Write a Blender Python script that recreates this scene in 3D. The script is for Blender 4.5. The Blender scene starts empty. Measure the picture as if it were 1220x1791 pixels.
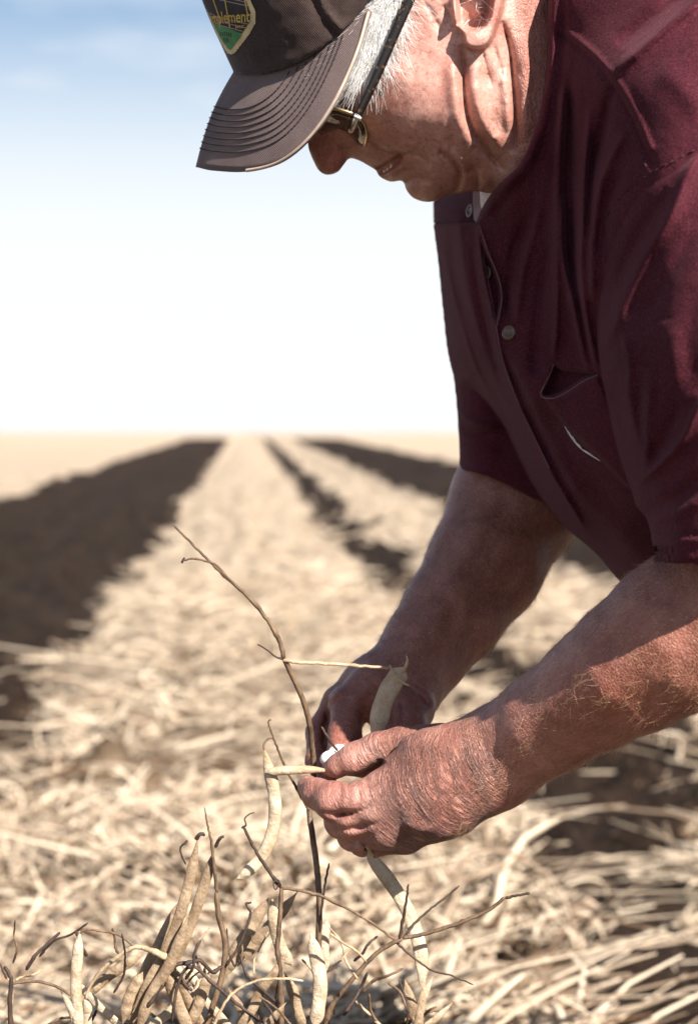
import bpy, math, random
import numpy as np
from mathutils import Vector

# ------------------------------------------------------------------ camera, sky, sun, exposure
F = 3770.0           # focal length in photograph pixels
H = 0.95             # camera height above the soil
scene = bpy.context.scene
COL = scene.collection
cam_data = bpy.data.cameras.new('camera')
cam = bpy.data.objects.new('camera', cam_data)
COL.objects.link(cam)
scene.camera = cam
cam.location = (0, 0, H)
cam.rotation_euler = (math.radians(90), 0, 0)
cam_data.sensor_fit = 'VERTICAL'
cam_data.sensor_height = 36.0
cam_data.sensor_width = 36.0 * 1220 / 1791
cam_data.lens = 36.0 * F / 1791
cam_data.shift_y = -140.5 / 1791
cam_data.clip_start = 0.05
cam_data.clip_end = 20000
cam_data.dof.use_dof = True
cam_data.dof.focus_distance = 1.225
cam_data.dof.aperture_fstop = 9.2
cam_data.dof.aperture_blades = 9

SUN_DIR = Vector((0.48, -0.66, 0.62)).normalized()      # towards the sun
sun_elev = math.asin(SUN_DIR.z)
sun_az = math.atan2(SUN_DIR.x, SUN_DIR.y)
world = bpy.data.worlds.new('World')
scene.world = world
world.use_nodes = True
wn, wl = world.node_tree.nodes, world.node_tree.links
wn.clear()
w_out = wn.new('ShaderNodeOutputWorld')
w_bg = wn.new('ShaderNodeBackground')
w_sky = wn.new('ShaderNodeTexSky')
w_sky.sky_type = 'NISHITA'
w_sky.sun_disc = False
w_sky.sun_elevation = sun_elev
w_sky.sun_rotation = sun_az
w_sky.altitude = 300
w_sky.air_density = 1.0
w_sky.dust_density = 0.8
w_sky.ozone_density = 3.0
# thin veil of cloud and a pale horizon, the same all round
w_tc = wn.new('ShaderNodeTexCoord')
w_map = wn.new('ShaderNodeMapping')
w_map.inputs['Scale'].default_value = (5.0, 5.0, 20.0)
w_noise = wn.new('ShaderNodeTexNoise')
w_noise.inputs['Scale'].default_value = 1.3
w_noise.inputs['Detail'].default_value = 6
w_noise.inputs['Roughness'].default_value = 0.5
w_ramp = wn.new('ShaderNodeMapRange')
w_ramp.inputs['From Min'].default_value = 0.49
w_ramp.inputs['From Max'].default_value = 0.75
w_ramp.inputs['To Max'].default_value = 0.60
w_sep = wn.new('ShaderNodeSeparateXYZ')
w_hz = wn.new('ShaderNodeMapRange')
w_hz.interpolation_type = 'SMOOTHSTEP'
w_hz.inputs['From Min'].default_value = 0.075
w_hz.inputs['From Max'].default_value = 0.225
w_hz.inputs['To Min'].default_value = 0.94
w_hz.inputs['To Max'].default_value = 0.0
w_max = wn.new('ShaderNodeMath')
w_max.operation = 'MAXIMUM'
w_mix = wn.new('ShaderNodeMix')
w_mix.data_type = 'RGBA'
w_mix.inputs['B'].default_value = (8.9, 9.1, 9.3, 1)
wl.new(w_tc.outputs['Generated'], w_map.inputs['Vector'])
wl.new(w_map.outputs['Vector'], w_noise.inputs['Vector'])
wl.new(w_noise.outputs['Fac'], w_ramp.inputs['Value'])
wl.new(w_tc.outputs['Generated'], w_sep.inputs['Vector'])
wl.new(w_sep.outputs['Z'], w_hz.inputs['Value'])
wl.new(w_ramp.outputs['Result'], w_max.inputs[0])
wl.new(w_hz.outputs['Result'], w_max.inputs[1])
wl.new(w_max.outputs['Value'], w_mix.inputs['Factor'])
wl.new(w_sky.outputs['Color'], w_mix.inputs['A'])
wl.new(w_mix.outputs['Result'], w_bg.inputs['Color'])
w_bg.inputs['Strength'].default_value = 0.05
wl.new(w_bg.outputs['Background'], w_out.inputs['Surface'])

sun_data = bpy.data.lights.new('sun', 'SUN')
sun_data.energy = 5.0
sun_data.angle = math.radians(0.5)
sun_data.color = (1.0, 0.94, 0.86)
sun = bpy.data.objects.new('sun', sun_data)
COL.objects.link(sun)
sun.location = (3, -3, 4)
sun.rotation_euler = SUN_DIR.to_track_quat('Z', 'Y').to_euler()

scene.view_settings.view_transform = 'Standard'
scene.view_settings.look = 'None'
scene.view_settings.exposure = 1.2
scene.view_settings.gamma = 1.0
scene.view_settings.use_curve_mapping = False
scene.render.engine = 'CYCLES'
scene.cycles.use_denoising = True
scene.cycles.max_bounces = 6
scene.cycles.transparent_max_bounces = 6

# ------------------------------------------------------------------ helpers
RNG = np.random.default_rng(7)
random.seed(7)


def P(u, v, y):
    """photograph pixel (u, v) at distance y metres -> world point"""
    return np.array([(u - 610.0) / F * y, y, H - (v - 755.0) / F * y])


def Pn(uvy):
    a = np.asarray(uvy, float)
    return np.stack([(a[:, 0] - 610.0) / F * a[:, 2], a[:, 2], H - (a[:, 1] - 755.0) / F * a[:, 2]], 1)


def unproject(p):
    return 610.0 + p[..., 0] / p[..., 1] * F, 755.0 + (H - p[..., 2]) / p[..., 1] * F


def spline(pts, n=8):
    """Catmull-Rom through the points (any dimension)"""
    p = np.asarray(pts, float)
    if len(p) < 3:
        t = np.linspace(0, 1, n + 1)[:, None]
        return p[0] * (1 - t) + p[-1] * t
    q = np.vstack([2 * p[0] - p[1], p, 2 * p[-1] - p[-2]])
    out = []
    for i in range(len(p) - 1):
        a, b, c, d = q[i], q[i + 1], q[i + 2], q[i + 3]
        for k in range(n):
            t = k / n
            out.append(0.5 * ((2 * b) + (-a + c) * t + (2 * a - 5 * b + 4 * c - d) * t * t + (-a + 3 * b - 3 * c + d) * t ** 3))
    out.append(p[-1])
    return np.array(out)


def poly_dist(U, V, pts):
    """distance to a polyline, position along it 0..1 and side (+ left of travel)"""
    pts = np.asarray(pts, float)
    best = np.full(U.shape, 1e9)
    par = np.zeros(U.shape)
    side = np.zeros(U.shape)
    n = len(pts) - 1
    for i in range(n):
        ax, ay = pts[i]
        bx, by = pts[i + 1]
        dx, dy = bx - ax, by - ay
        L2 = dx * dx + dy * dy + 1e-9
        t = np.clip(((U - ax) * dx + (V - ay) * dy) / L2, 0, 1)
        ex, ey = U - ax - t * dx, V - ay - t * dy
        d = ex * ex + ey * ey
        m = d < best
        best = np.where(m, d, best)
        par = np.where(m, (i + t) / n, par)
        side = np.where(m, np.sign(dx * ey - dy * ex), side)
    return np.sqrt(best), par, side


def poly_signed(U, V, pts):
    """distance to a closed outline, positive inside"""
    pts = np.asarray(pts, float)
    d, _, _ = poly_dist(U, V, np.vstack([pts, pts[:1]]))
    inside = np.zeros(U.shape, bool)
    j = len(pts) - 1
    for i in range(len(pts)):
        xi, yi = pts[i]
        xj, yj = pts[j]
        c = ((yi > V) != (yj > V)) & (U < (xj - xi) * (V - yi) / (yj - yi + 1e-12) + xi)
        inside ^= c
        j = i
    return np.where(inside, d, -d)


def rbf(ctrl, U, V, smooth=0.0):
    """thin-plate interpolation of (u, v, value) rows"""
    c = np.asarray(ctrl, float)
    n = len(c)
    sc = 200.0

    def phi(r2):
        return 0.5 * r2 * np.log(r2 + 1e-12)
    x = c[:, :2] / sc
    A = np.zeros((n + 3, n + 3))
    A[:n, :n] = phi(((x[:, None] - x[None]) ** 2).sum(2)) + smooth * np.eye(n)
    A[:n, n] = 1
    A[:n, n + 1:] = x
    A[n, :n] = 1
    A[n + 1:, :n] = x.T
    w = np.linalg.solve(A, np.concatenate([c[:, 2], [0, 0, 0]]))
    out = w[n] + w[n + 1] * U / sc + w[n + 2] * V / sc
    for i in range(n):
        out = out + w[i] * phi((U / sc - x[i, 0]) ** 2 + (V / sc - x[i, 1]) ** 2)
    return out


def sstep(a, b, x):
    t = np.clip((x - a) / (b - a), 0, 1)
    return t * t * (3 - 2 * t)


def vnoise(x, y, seed=0):
    xi, yi = np.floor(x).astype(np.int64), np.floor(y).astype(np.int64)
    fx, fy = x - xi, y - yi
    fx, fy = fx * fx * (3 - 2 * fx), fy * fy * (3 - 2 * fy)

    def h(a, b):
        n = (a * 374761393 + b * 668265263 + seed * 974711) & 0x7fffffff
        n = ((n ^ (n >> 13)) * 1274126177) & 0x7fffffff
        return ((n ^ (n >> 16)) & 0xffff) / 65535.0 * 2 - 1
    return (h(xi, yi) * (1 - fx) + h(xi + 1, yi) * fx) * (1 - fy) + (h(xi, yi + 1) * (1 - fx) + h(xi + 1, yi + 1) * fx) * fy


def fbm(x, y, seed=0, octaves=4):
    s, a = 0, 1.0
    for k in range(octaves):
        s = s + a * vnoise(x * 2 ** k, y * 2 ** k, seed + k * 17)
        a *= 0.5
    return s


def strokes(U, V, items):
    """sum of creases (negative) and ridges (positive): (points, amount, width px, kind)
    kinds: g smooth, v sharp crease, s step (right side of travel is lower)"""
    out = np.zeros(U.shape)
    for it in items:
        pts, amp, wid = it[0], it[1], it[2]
        kind = it[3] if len(it) > 3 else 'g'
        sp = spline(pts, 5) if len(pts) > 2 else np.asarray(pts, float)
        lo, hi = sp.min(0) - wid * 5, sp.max(0) + wid * 5
        sel = (U > lo[0]) & (U < hi[0]) & (V > lo[1]) & (V < hi[1])
        if not sel.any():
            continue
        d, t, side = poly_dist(U[sel], V[sel], sp)
        taper = it[4] if len(it) > 4 else 0.22
        fade = np.clip(np.minimum(t, 1 - t) / taper, 0, 1) if taper > 0 else 1.0
        fade = np.where(fade < 1, fade ** 0.6, 1.0)
        if kind == 'v' and amp > 0:
            g = 1.25 / (1 + (d / wid) ** 2) - 0.25 * np.exp(-(d / (wid * 3)) ** 2)
        elif kind == 'g':
            g = np.exp(-(d / wid) ** 2)
        elif kind == 'v':
            g = np.exp(-d / wid)
        elif kind == 's':
            g = np.where(side < 0, 0, 1) * np.exp(-(d / wid) ** 2) + 0.0
            g = np.where(side > 0, np.exp(-(d / wid)), 0)
        out[sel] += amp * g * fade
    return out


def nets(Fv, org, step):
    """surface nets on a dense field (negative inside) -> vertices in grid units*step+org, quads"""
    ins = Fv < 0
    c = ins[:-1, :-1, :-1].astype(np.int8)
    s = np.zeros(c.shape, np.int8)
    for a in (0, 1):
        for b in (0, 1):
            for d in (0, 1):
                s += ins[a:a + c.shape[0], b:b + c.shape[1], d:d + c.shape[2]]
    act = (s > 0) & (s < 8)
    I, J, K = np.nonzero(act)
    n = len(I)
    vid = np.full(c.shape, -1, np.int32)
    vid[I, J, K] = np.arange(n)
    corner = {}
    for a in (0, 1):
        for b in (0, 1):
            for d in (0, 1):
                corner[a, b, d] = Fv[I + a, J + b, K + d].astype(np.float64)
    acc = np.zeros((n, 3))
    cnt = np.zeros(n)
    for ax in range(3):
        for p in (0, 1):
            for q in (0, 1):
                lo = [p, q]
                lo.insert(ax, 0)
                hi = [p, q]
                hi.insert(ax, 1)
                f0, f1 = corner[tuple(lo)], corner[tuple(hi)]
                m = (f0 < 0) != (f1 < 0)
                t = np.where(m, f0 / np.where(m, f0 - f1, 1), 0)
                pt = np.zeros((n, 3))
                pt[:] = lo
                pt[:, ax] += t
                acc += pt * m[:, None]
                cnt += m
    V = (np.stack([I, J, K], 1) + acc / cnt[:, None]) * np.asarray(step) + np.asarray(org)
    quads = []
    for ax in range(3):
        a0 = [slice(None)] * 3
        a1 = [slice(None)] * 3
        a0[ax] = slice(0, -1)
        a1[ax] = slice(1, None)
        A, B = ins[tuple(a0)], ins[tuple(a1)]
        E = np.argwhere(A != B)
        o = [k for k in range(3) if k != ax]
        lim = c.shape
        ok = (E[:, o[0]] >= 1) & (E[:, o[1]] >= 1) & (E[:, o[0]] < lim[o[0]]) & (E[:, o[1]] < lim[o[1]])
        E = E[ok]
        sgn = A[E[:, 0], E[:, 1], E[:, 2]]
        ids = []
        for dp, dq in ((-1, -1), (0, -1), (0, 0), (-1, 0)):
            G = E.copy()
            G[:, o[0]] += dp
            G[:, o[1]] += dq
            ids.append(vid[G[:, 0], G[:, 1], G[:, 2]])
        Q = np.stack(ids, 1)
        flip = sgn if ax != 1 else ~sgn
        Q[~flip] = Q[~flip][:, ::-1]
        quads.append(Q[(Q >= 0).all(1)])
    return V, np.vstack(quads)


def smooth_mesh(V, Q, it=1, lam=0.5):
    e = np.vstack([Q[:, [0, 1]], Q[:, [1, 2]], Q[:, [2, 3]], Q[:, [3, 0]]])
    n = len(V)
    deg = np.bincount(e[:, 0], minlength=n) + np.bincount(e[:, 1], minlength=n)
    for _ in range(it):
        A = np.zeros_like(V)
        for k in range(3):
            A[:, k] = np.bincount(e[:, 0], V[e[:, 1], k], n) + np.bincount(e[:, 1], V[e[:, 0], k], n)
        V = V + lam * (A / np.maximum(deg, 1)[:, None] - V)
    return V


def sdf_mesh(f, lo, hi, h, B=8):
    """mesh of a signed distance function of world points, evaluated only near the surface"""
    lo, hi = np.asarray(lo, float), np.asarray(hi, float)
    nb = np.ceil((hi - lo) / (h * B)).astype(int)
    n = nb * B + 1
    c = np.stack(np.meshgrid(*[np.arange(k) for k in nb], indexing='ij'), -1).reshape(-1, 3)
    d = f(lo + (c + 0.5) * B * h)
    Fv = np.ones(n, np.float32)
    for ci in c[d < 0]:
        i, j, k = ci * B
        Fv[i:i + B + 1, j:j + B + 1, k:k + B + 1] = -1
    act = c[np.abs(d) < B * h * 1.3]
    g = np.stack(np.meshgrid(*[np.arange(B + 1)] * 3, indexing='ij'), -1).reshape(-1, 3)
    for s in range(0, len(act), 400):
        blk = act[s:s + 400]
        idx = (blk[:, None, :] * B + g[None]).reshape(-1, 3)
        Fv[idx[:, 0], idx[:, 1], idx[:, 2]] = f(lo + idx * h)
    return nets(Fv, lo, (h, h, h))


def smin(a, b, k):
    h = np.clip(0.5 + 0.5 * (b - a) / k, 0, 1)
    return b * (1 - h) + a * h - k * h * (1 - h)


def cone(p, a, b, ra, rb):
    """rounded cone between a and b"""
    a, b = np.asarray(a), np.asarray(b)
    ab = b - a
    t = np.clip(((p - a) @ ab) / (ab @ ab), 0, 1)
    return np.linalg.norm(p - a - t[:, None] * ab, axis=1) - (ra + (rb - ra) * t)


def ellip(p, c, axes, r):
    """ellipsoid: axes = 3 unit rows"""
    q = (p - c) @ np.asarray(axes).T
    r = np.asarray(r)
    k0 = np.linalg.norm(q / r, axis=1)
    k1 = np.linalg.norm(q / r ** 2, axis=1)
    return k0 * (k0 - 1) / np.maximum(k1, 1e-9)


def mesh_obj(name, V, faces, mat, parent=None, smooth=True, attrs=None):
    me = bpy.data.meshes.new(name)
    V = np.asarray(V, np.float32)
    if isinstance(faces, np.ndarray) and faces.ndim == 2:
        k = faces.shape[1]
        me.vertices.add(len(V))
        me.vertices.foreach_set('co', V.ravel())
        me.loops.add(faces.size)
        me.loops.foreach_set('vertex_index', faces.ravel().astype(np.int32))
        me.polygons.add(len(faces))
        me.polygons.foreach_set('loop_start', np.arange(0, faces.size, k, dtype=np.int32))
        me.polygons.foreach_set('loop_total', np.full(len(faces), k, np.int32))
        me.update(calc_edges=True)
        me.validate()
    else:
        me.from_pydata(V.tolist(), [], [list(map(int, f)) for f in faces])
        me.update()
    if smooth and len(me.polygons):
        me.polygons.foreach_set('use_smooth', np.ones(len(me.polygons), bool))
    for k, val in (attrs or {}).items():
        val = np.asarray(val, np.float32)
        if len(val) != len(me.vertices):
            continue
        if val.ndim == 1:
            at = me.attributes.new(k, 'FLOAT', 'POINT')
            at.data.foreach_set('value', val)
        else:
            at = me.attributes.new(k, 'FLOAT_VECTOR', 'POINT')
            at.data.foreach_set('vector', val.ravel())
    if mat:
        me.materials.append(mat)
    o = bpy.data.objects.new(name, me)
    COL.objects.link(o)
    if parent:
        o.parent = parent
        o.matrix_parent_inverse = parent.matrix_world.inverted() if parent.type != 'EMPTY' else parent_inv(parent)
    return o


def parent_inv(p):
    from mathutils import Matrix
    return Matrix.Translation(p.location).inverted()


def tag(o, label=None, cat=None, group=None, kind=None):
    for k, v in (('label', label), ('category', cat), ('group', group), ('kind', kind)):
        if v:
            o[k] = v
    return o


def empty(name, loc):
    o = bpy.data.objects.new(name, None)
    o.location = Vector([float(x) for x in loc])
    o.empty_display_size = 0.05
    COL.objects.link(o)
    return o


def tubes(paths, ra, rb=None, sides=4, ref=None, caps=True):
    """many tubes at once: paths (N, n, 3); half widths ra, rb (N, n) across and through"""
    paths = np.asarray(paths, float)
    N, n, _ = paths.shape
    ra = np.broadcast_to(np.asarray(ra, float), (N, n))
    rb = ra if rb is None else np.broadcast_to(np.asarray(rb, float), (N, n))
    T = np.gradient(paths, axis=1)
    T /= np.linalg.norm(T, axis=2, keepdims=True) + 1e-12
    if ref is None:
        ref = RNG.normal(size=(N, 3))
    ref = np.broadcast_to(np.asarray(ref, float).reshape(-1, 1, 3), (N, n, 3))
    n1 = np.cross(T, ref)
    n1 /= np.linalg.norm(n1, axis=2, keepdims=True) + 1e-12
    n2 = np.cross(T, n1)
    ang = np.arange(sides) / sides * 2 * np.pi
    V = paths[:, :, None] + ra[..., None, None] * np.cos(ang)[None, None, :, None] * n1[:, :, None] \
        + rb[..., None, None] * np.sin(ang)[None, None, :, None] * n2[:, :, None]
    idx = np.arange(N * n * sides).reshape(N, n, sides)
    a = idx[:, :-1]
    b = idx[:, 1:]
    Q = np.stack([a, np.roll(a, -1, 2), np.roll(b, -1, 2), b], -1).reshape(-1, 4)
    return V.reshape(-1, 3), Q


class Grid2:
    """bilinear look-up of a map over pixels"""
    def __init__(s, u0, v0, step, A):
        s.u0, s.v0, s.st, s.A = u0, v0, step, A

    def __call__(s, u, v):
        x = np.clip((np.asarray(u, float) - s.u0) / s.st, 0, s.A.shape[0] - 1.001)
        y = np.clip((np.asarray(v, float) - s.v0) / s.st, 0, s.A.shape[1] - 1.001)
        i, j = x.astype(int), y.astype(int)
        a, b = x - i, y - j
        A = s.A
        return (A[i, j] * (1 - a) + A[i + 1, j] * a) * (1 - b) + (A[i, j + 1] * (1 - a) + A[i + 1, j + 1] * a) * b


# ------------------------------------------------------------------ materials
def node_mat(name):
    m = bpy.data.materials.new(name)
    m.use_nodes = True
    nt = m.node_tree
    nt.nodes.clear()
    out = nt.nodes.new('ShaderNodeOutputMaterial')
    b = nt.nodes.new('ShaderNodeBsdfPrincipled')
    nt.links.new(b.outputs['BSDF'], out.inputs['Surface'])
    return m, nt, b


class N:
    """small helper for wiring nodes"""
    def __init__(s, nt):
        s.nt = nt

    def node(s, typ, **kw):
        n = s.nt.nodes.new(typ)
        for k, v in kw.items():
            if k in n.inputs.keys():
                s.put(n.inputs[k], v)
            else:
                setattr(n, k, v)
        return n

    def put(s, sock, v):
        if isinstance(v, bpy.types.NodeSocket):
            s.nt.links.new(v, sock)
        else:
            sock.default_value = v

    def attr(s, name):
        return s.node('ShaderNodeAttribute', attribute_name=name)

    def obj(s):
        return s.node('ShaderNodeTexCoord').outputs['Object']

    def mapping(s, vec, scale=(1, 1, 1), rot=(0, 0, 0)):
        n = s.node('ShaderNodeMapping')
        s.put(n.inputs['Vector'], vec)
        n.inputs['Scale'].default_value = scale
        n.inputs['Rotation'].default_value = rot
        return n.outputs['Vector']

    def noise(s, vec, scale, detail=3, rough=0.5, dist=0.0):
        n = s.node('ShaderNodeTexNoise')
        s.put(n.inputs['Vector'], vec)
        n.inputs['Scale'].default_value = scale
        n.inputs['Detail'].default_value = detail
        n.inputs['Roughness'].default_value = rough
        n.inputs['Distortion'].default_value = dist
        return n.outputs['Fac']

    def voro(s, vec, scale, feature='DISTANCE_TO_EDGE'):
        n = s.node('ShaderNodeTexVoronoi')
        n.feature = feature
        s.put(n.inputs['Vector'], vec)
        n.inputs['Scale'].default_value = scale
        return n.outputs['Distance']

    def rng(s, v, a, b, c=0.0, d=1.0):
        n = s.node('ShaderNodeMapRange')
        s.put(n.inputs['Value'], v)
        for i, x in zip(('From Min', 'From Max', 'To Min', 'To Max'), (a, b, c, d)):
            s.put(n.inputs[i], x)
        return n.outputs['Result']

    def math(s, op, a, b=0.0):
        n = s.node('ShaderNodeMath')
        n.operation = op
        s.put(n.inputs[0], a)
        s.put(n.inputs[1], b)
        return n.outputs['Value']

    def mix(s, f, a, b, mode='MIX'):
        n = s.node('ShaderNodeMix')
        n.data_type = 'RGBA'
        n.blend_type = mode
        s.put(n.inputs['Factor'], f)
        for k, v in (('A', a), ('B', b)):
            sock = [i for i in n.inputs if i.name == k and i.type == 'RGBA'][0]
            s.put(sock, v if isinstance(v, bpy.types.NodeSocket) else (*v, 1) if len(v) == 3 else v)
        return [o for o in n.outputs if o.type == 'RGBA'][0]

    def bump(s, h, dist, strength=1.0, normal=None):
        n = s.node('ShaderNodeBump')
        s.put(n.inputs['Height'], h)
        n.inputs['Distance'].default_value = dist
        s.put(n.inputs['Strength'], strength)
        if normal is not None:
            s.put(n.inputs['Normal'], normal)
        return n.outputs['Normal']


def plain(name, col, rough=0.6, metal=0.0, **kw):
    m, nt, b = node_mat(name)
    g = N(nt)
    n = g.noise(g.obj(), 90.0, 4)
    c = g.mix(g.rng(n, 0.3, 0.7), tuple(x * 0.75 for x in col), tuple(min(1, x * 1.2) for x in col))
    nt.links.new(c, b.inputs['Base Color'])
    b.inputs['Roughness'].default_value = rough
    b.inputs['Metallic'].default_value = metal
    for k, v in kw.items():
        b.inputs[k].default_value = v
    return m
# ================================================================== THE FIELD
ROW_A = math.atan2(430.0 - 610.0, F)
ROW_D = np.array([math.sin(ROW_A), math.cos(ROW_A)])       # along the rows
ROW_E = np.array([math.cos(ROW_A), -math.sin(ROW_A)])      # across the rows


def hump(L, c, w, h, p=2.0):
    return h * np.clip(1 - np.abs((L - c) / w) ** p, 0, None)


def straw_mask(L, D):
    """1 where cut bean straw lies, 0 on bare soil"""
    wob = 0.13 * fbm(D * 0.9, L * 0.4 + 3.3, 31, 3) + 0.09 * fbm(D * 5, L * 3, 37, 2)
    l = (L + wob) / (1 + np.maximum(D, 0) / 140.0)

    def band(a, b, s=0.06):
        return sstep(a - s, a + s, l) * (1 - sstep(b - s, b + s, l))
    g = 0.68 + 0.05 * np.sin(D * 1.3) - 0.14 * sstep(5.5, 3.4, D)
    m = band(-0.64, g) + band(g + 0.30 + 0.16 * sstep(9.0, 4.5, D), 1.88)
    m = m + sstep(-2.25, -2.6, l) + sstep(3.6, 4.1, l)
    m = np.maximum(m, sstep(230, 300, D))
    return np.clip(m, 0, 1)


def ground_h(L, D, m=None):
    m = straw_mask(L, D) if m is None else m
    h = hump(L, 0.0, 0.78, 0.12) + hump(L, 0.0, 0.80, 0.12) * sstep(4.4, 2.6, D) + hump(L, 1.44, 0.50, 0.12) + hump(L, -1.5, 0.85, 0.12) + hump(L, 2.85, 0.95, 0.13)
    h = h + 0.16 * sstep(-2.2, -3.0, L) + 0.13 * sstep(3.6, 4.5, L)
    clod = 0.085 * np.abs(fbm(L * 5, D * 3.5, 5, 4)) + 0.018 * fbm(L * 22, D * 22, 8, 3)
    fluff = 0.065 * fbm(L * 3.2, D * 2.6, 15, 3) + 0.045 * fbm(L * 13, D * 13, 18, 3)
    h = h * (0.85 + 0.25 * fbm(D * 0.7, L * 0.7, 44, 2))
    return h + clod * (1 - m) + fluff * m


def field_material():
    m, nt, b = node_mat('field')
    g = N(nt)
    co = g.obj()
    s = g.attr('straw').outputs['Fac']
    sn = g.noise(co, 5.0, 7, 0.72)
    soil = g.mix(g.rng(sn, 0.3, 0.7), (0.0040, 0.0022, 0.0014), (0.046, 0.0265, 0.0165))
    bits = g.rng(g.noise(g.mapping(co, (1, 1, 1)), 60.0, 3, 0.6), 0.62, 0.72, 0, 0.45)
    soil = g.mix(bits, soil, (0.35, 0.25, 0.15))
    tn = g.noise(g.mapping(co, (1, 0.5, 1)), 22.0, 6, 0.7)
    st = g.mix(g.rng(tn, 0.40, 0.66), g.mix(g.attr('cover').outputs['Fac'], (0.040, 0.023, 0.012), (0.42, 0.320, 0.225)), g.mix(g.attr('cover').outputs['Fac'], (0.20, 0.130, 0.075), (0.60, 0.500, 0.385)))  # near base darkened: shade in the gaps between stalks painted in
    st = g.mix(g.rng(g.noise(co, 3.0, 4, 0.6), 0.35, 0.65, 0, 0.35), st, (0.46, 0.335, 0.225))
    edge = g.rng(g.math('ADD', s, g.math('MULTIPLY', g.math('SUBTRACT', g.noise(co, 14.0, 5, 0.7), 0.5), 0.9)), 0.35, 0.65)
    nt.links.new(g.mix(edge, soil, st), b.inputs['Base Color'])
    n = g.bump(g.noise(co, 30.0, 6, 0.7), 0.05, 0.8)
    nt.links.new(n, b.inputs['Normal'])
    b.inputs['Roughness'].default_value = 0.95
    b.inputs['Specular IOR Level'].default_value = 0.15
    return m


FIELD = field_material()
gL = np.concatenate([-np.geomspace(4.0, 2500, 60)[::-1], np.arange(-3.96, 5.0, 0.035), np.geomspace(5.0, 2500, 60)])
gD = np.concatenate([np.linspace(-3, 0.3, 12), np.arange(0.4, 7.0, 0.035), np.geomspace(7.0, 4000, 230)])
GL, GD = np.meshgrid(gL, gD, indexing='ij')
gm = straw_mask(GL, GD)
gh = ground_h(GL, GD, gm)
gh = gh * np.clip(1.2 - GD / 3000.0, 0, 1)
gx = GL * ROW_E[0] + GD * ROW_D[0]
gy = GL * ROW_E[1] + GD * ROW_D[1]
gi = np.arange(GL.size).reshape(GL.shape)
gq = np.stack([gi[:-1, :-1], gi[1:, :-1], gi[1:, 1:], gi[:-1, 1:]], -1).reshape(-1, 4)
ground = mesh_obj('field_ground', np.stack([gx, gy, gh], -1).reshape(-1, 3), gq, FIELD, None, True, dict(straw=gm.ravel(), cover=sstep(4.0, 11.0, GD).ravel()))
tag(ground, 'dark tilled soil with pale straw rows running to the horizon', None, None, 'structure')


def straw_material():
    m, nt, b = node_mat('dry_straw')
    g = N(nt)
    t = g.attr('tone').outputs['Fac']
    n = g.noise(g.obj(), 160.0, 4, 0.6)
    c = g.mix(t, (0.105, 0.050, 0.022), (0.72, 0.600, 0.450))
    c = g.mix(g.rng(n, 0.45, 0.75, 0, 0.5), c, (0.34, 0.190, 0.090))
    nt.links.new(c, b.inputs['Base Color'])
    nt.links.new(g.bump(g.noise(g.obj(), 700.0, 3), 0.0006, 0.6), b.inputs['Normal'])
    b.inputs['Roughness'].default_value = 0.6
    b.inputs['Specular IOR Level'].default_value = 0.3
    return m


STRAW = straw_material()


def straw_batch(n, dr, lr, length, ra, rb, npt, sides, lift, up, curl, tone, cap_h=0.035, bare=False):
    D = RNG.uniform(dr[0], dr[1], n) if dr[1] / dr[0] < 2 else np.exp(RNG.uniform(math.log(dr[0]), math.log(dr[1]), n))
    L = RNG.uniform(lr[0], lr[1], n)
    keep = straw_mask(L, D) > RNG.uniform(0.25, 0.9, n)
    keep &= fbm(L * 5.0, D * 3.2, 91, 2) > RNG.uniform(-0.60, 0.05, n)
    if bare:
        keep = ~keep
    D, L = D[keep], L[keep]
    n = len(D)
    base = np.stack([L * ROW_E[0] + D * ROW_D[0], L * ROW_E[1] + D * ROW_D[1], ground_h(L, D) + RNG.uniform(lift[0], lift[1], n)], 1)
    az = RNG.uniform(0, 2 * np.pi, n)
    el = RNG.normal(0.05, up, n)
    d0 = np.stack([np.cos(az) * np.cos(el), np.sin(az) * np.cos(el), np.sin(el)], 1)
    ln = RNG.uniform(length[0], length[1], n)
    k1 = RNG.normal(size=(n, 3)) * curl
    k2 = RNG.normal(size=(n, 3)) * curl
    t = np.linspace(-0.5, 0.5, npt)
    pts = base[:, None] + (d0[:, None] * t[None, :, None] + k1[:, None] * (t * t)[None, :, None] + k2[:, None] * (t ** 3 * 2)[None, :, None]) * ln[:, None, None]
    gz = base[:, None, 2] - 0.012
    dz = pts[:, :, 2] - gz
    pts[:, :, 2] = gz + np.where(dz > 0, cap_h * np.tanh(dz / cap_h), dz)
    pts[:, :, 2] = np.maximum(pts[:, :, 2], 0.01)
    w = RNG.uniform(ra[0], ra[1], (n, 1)) * (1 - 0.55 * np.abs(2 * t)[None] ** 3)
    th = RNG.uniform(rb[0], rb[1], (n, 1)) * (1 - 0.55 * np.abs(2 * t)[None] ** 3)
    V, Q = tubes(pts, w, th, sides)
    tn = np.repeat(np.clip(RNG.normal(tone[0], tone[1], n), 0, 1), npt * sides)
    return V, Q, tn


def merge(bs):
    V, Q, T, o = [], [], [], 0
    for v, q, t in bs:
        V.append(v)
        Q.append(q + o)
        T.append(t)
        o += len(v)
    return np.vstack(V), np.vstack(Q), np.concatenate(T)


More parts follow.
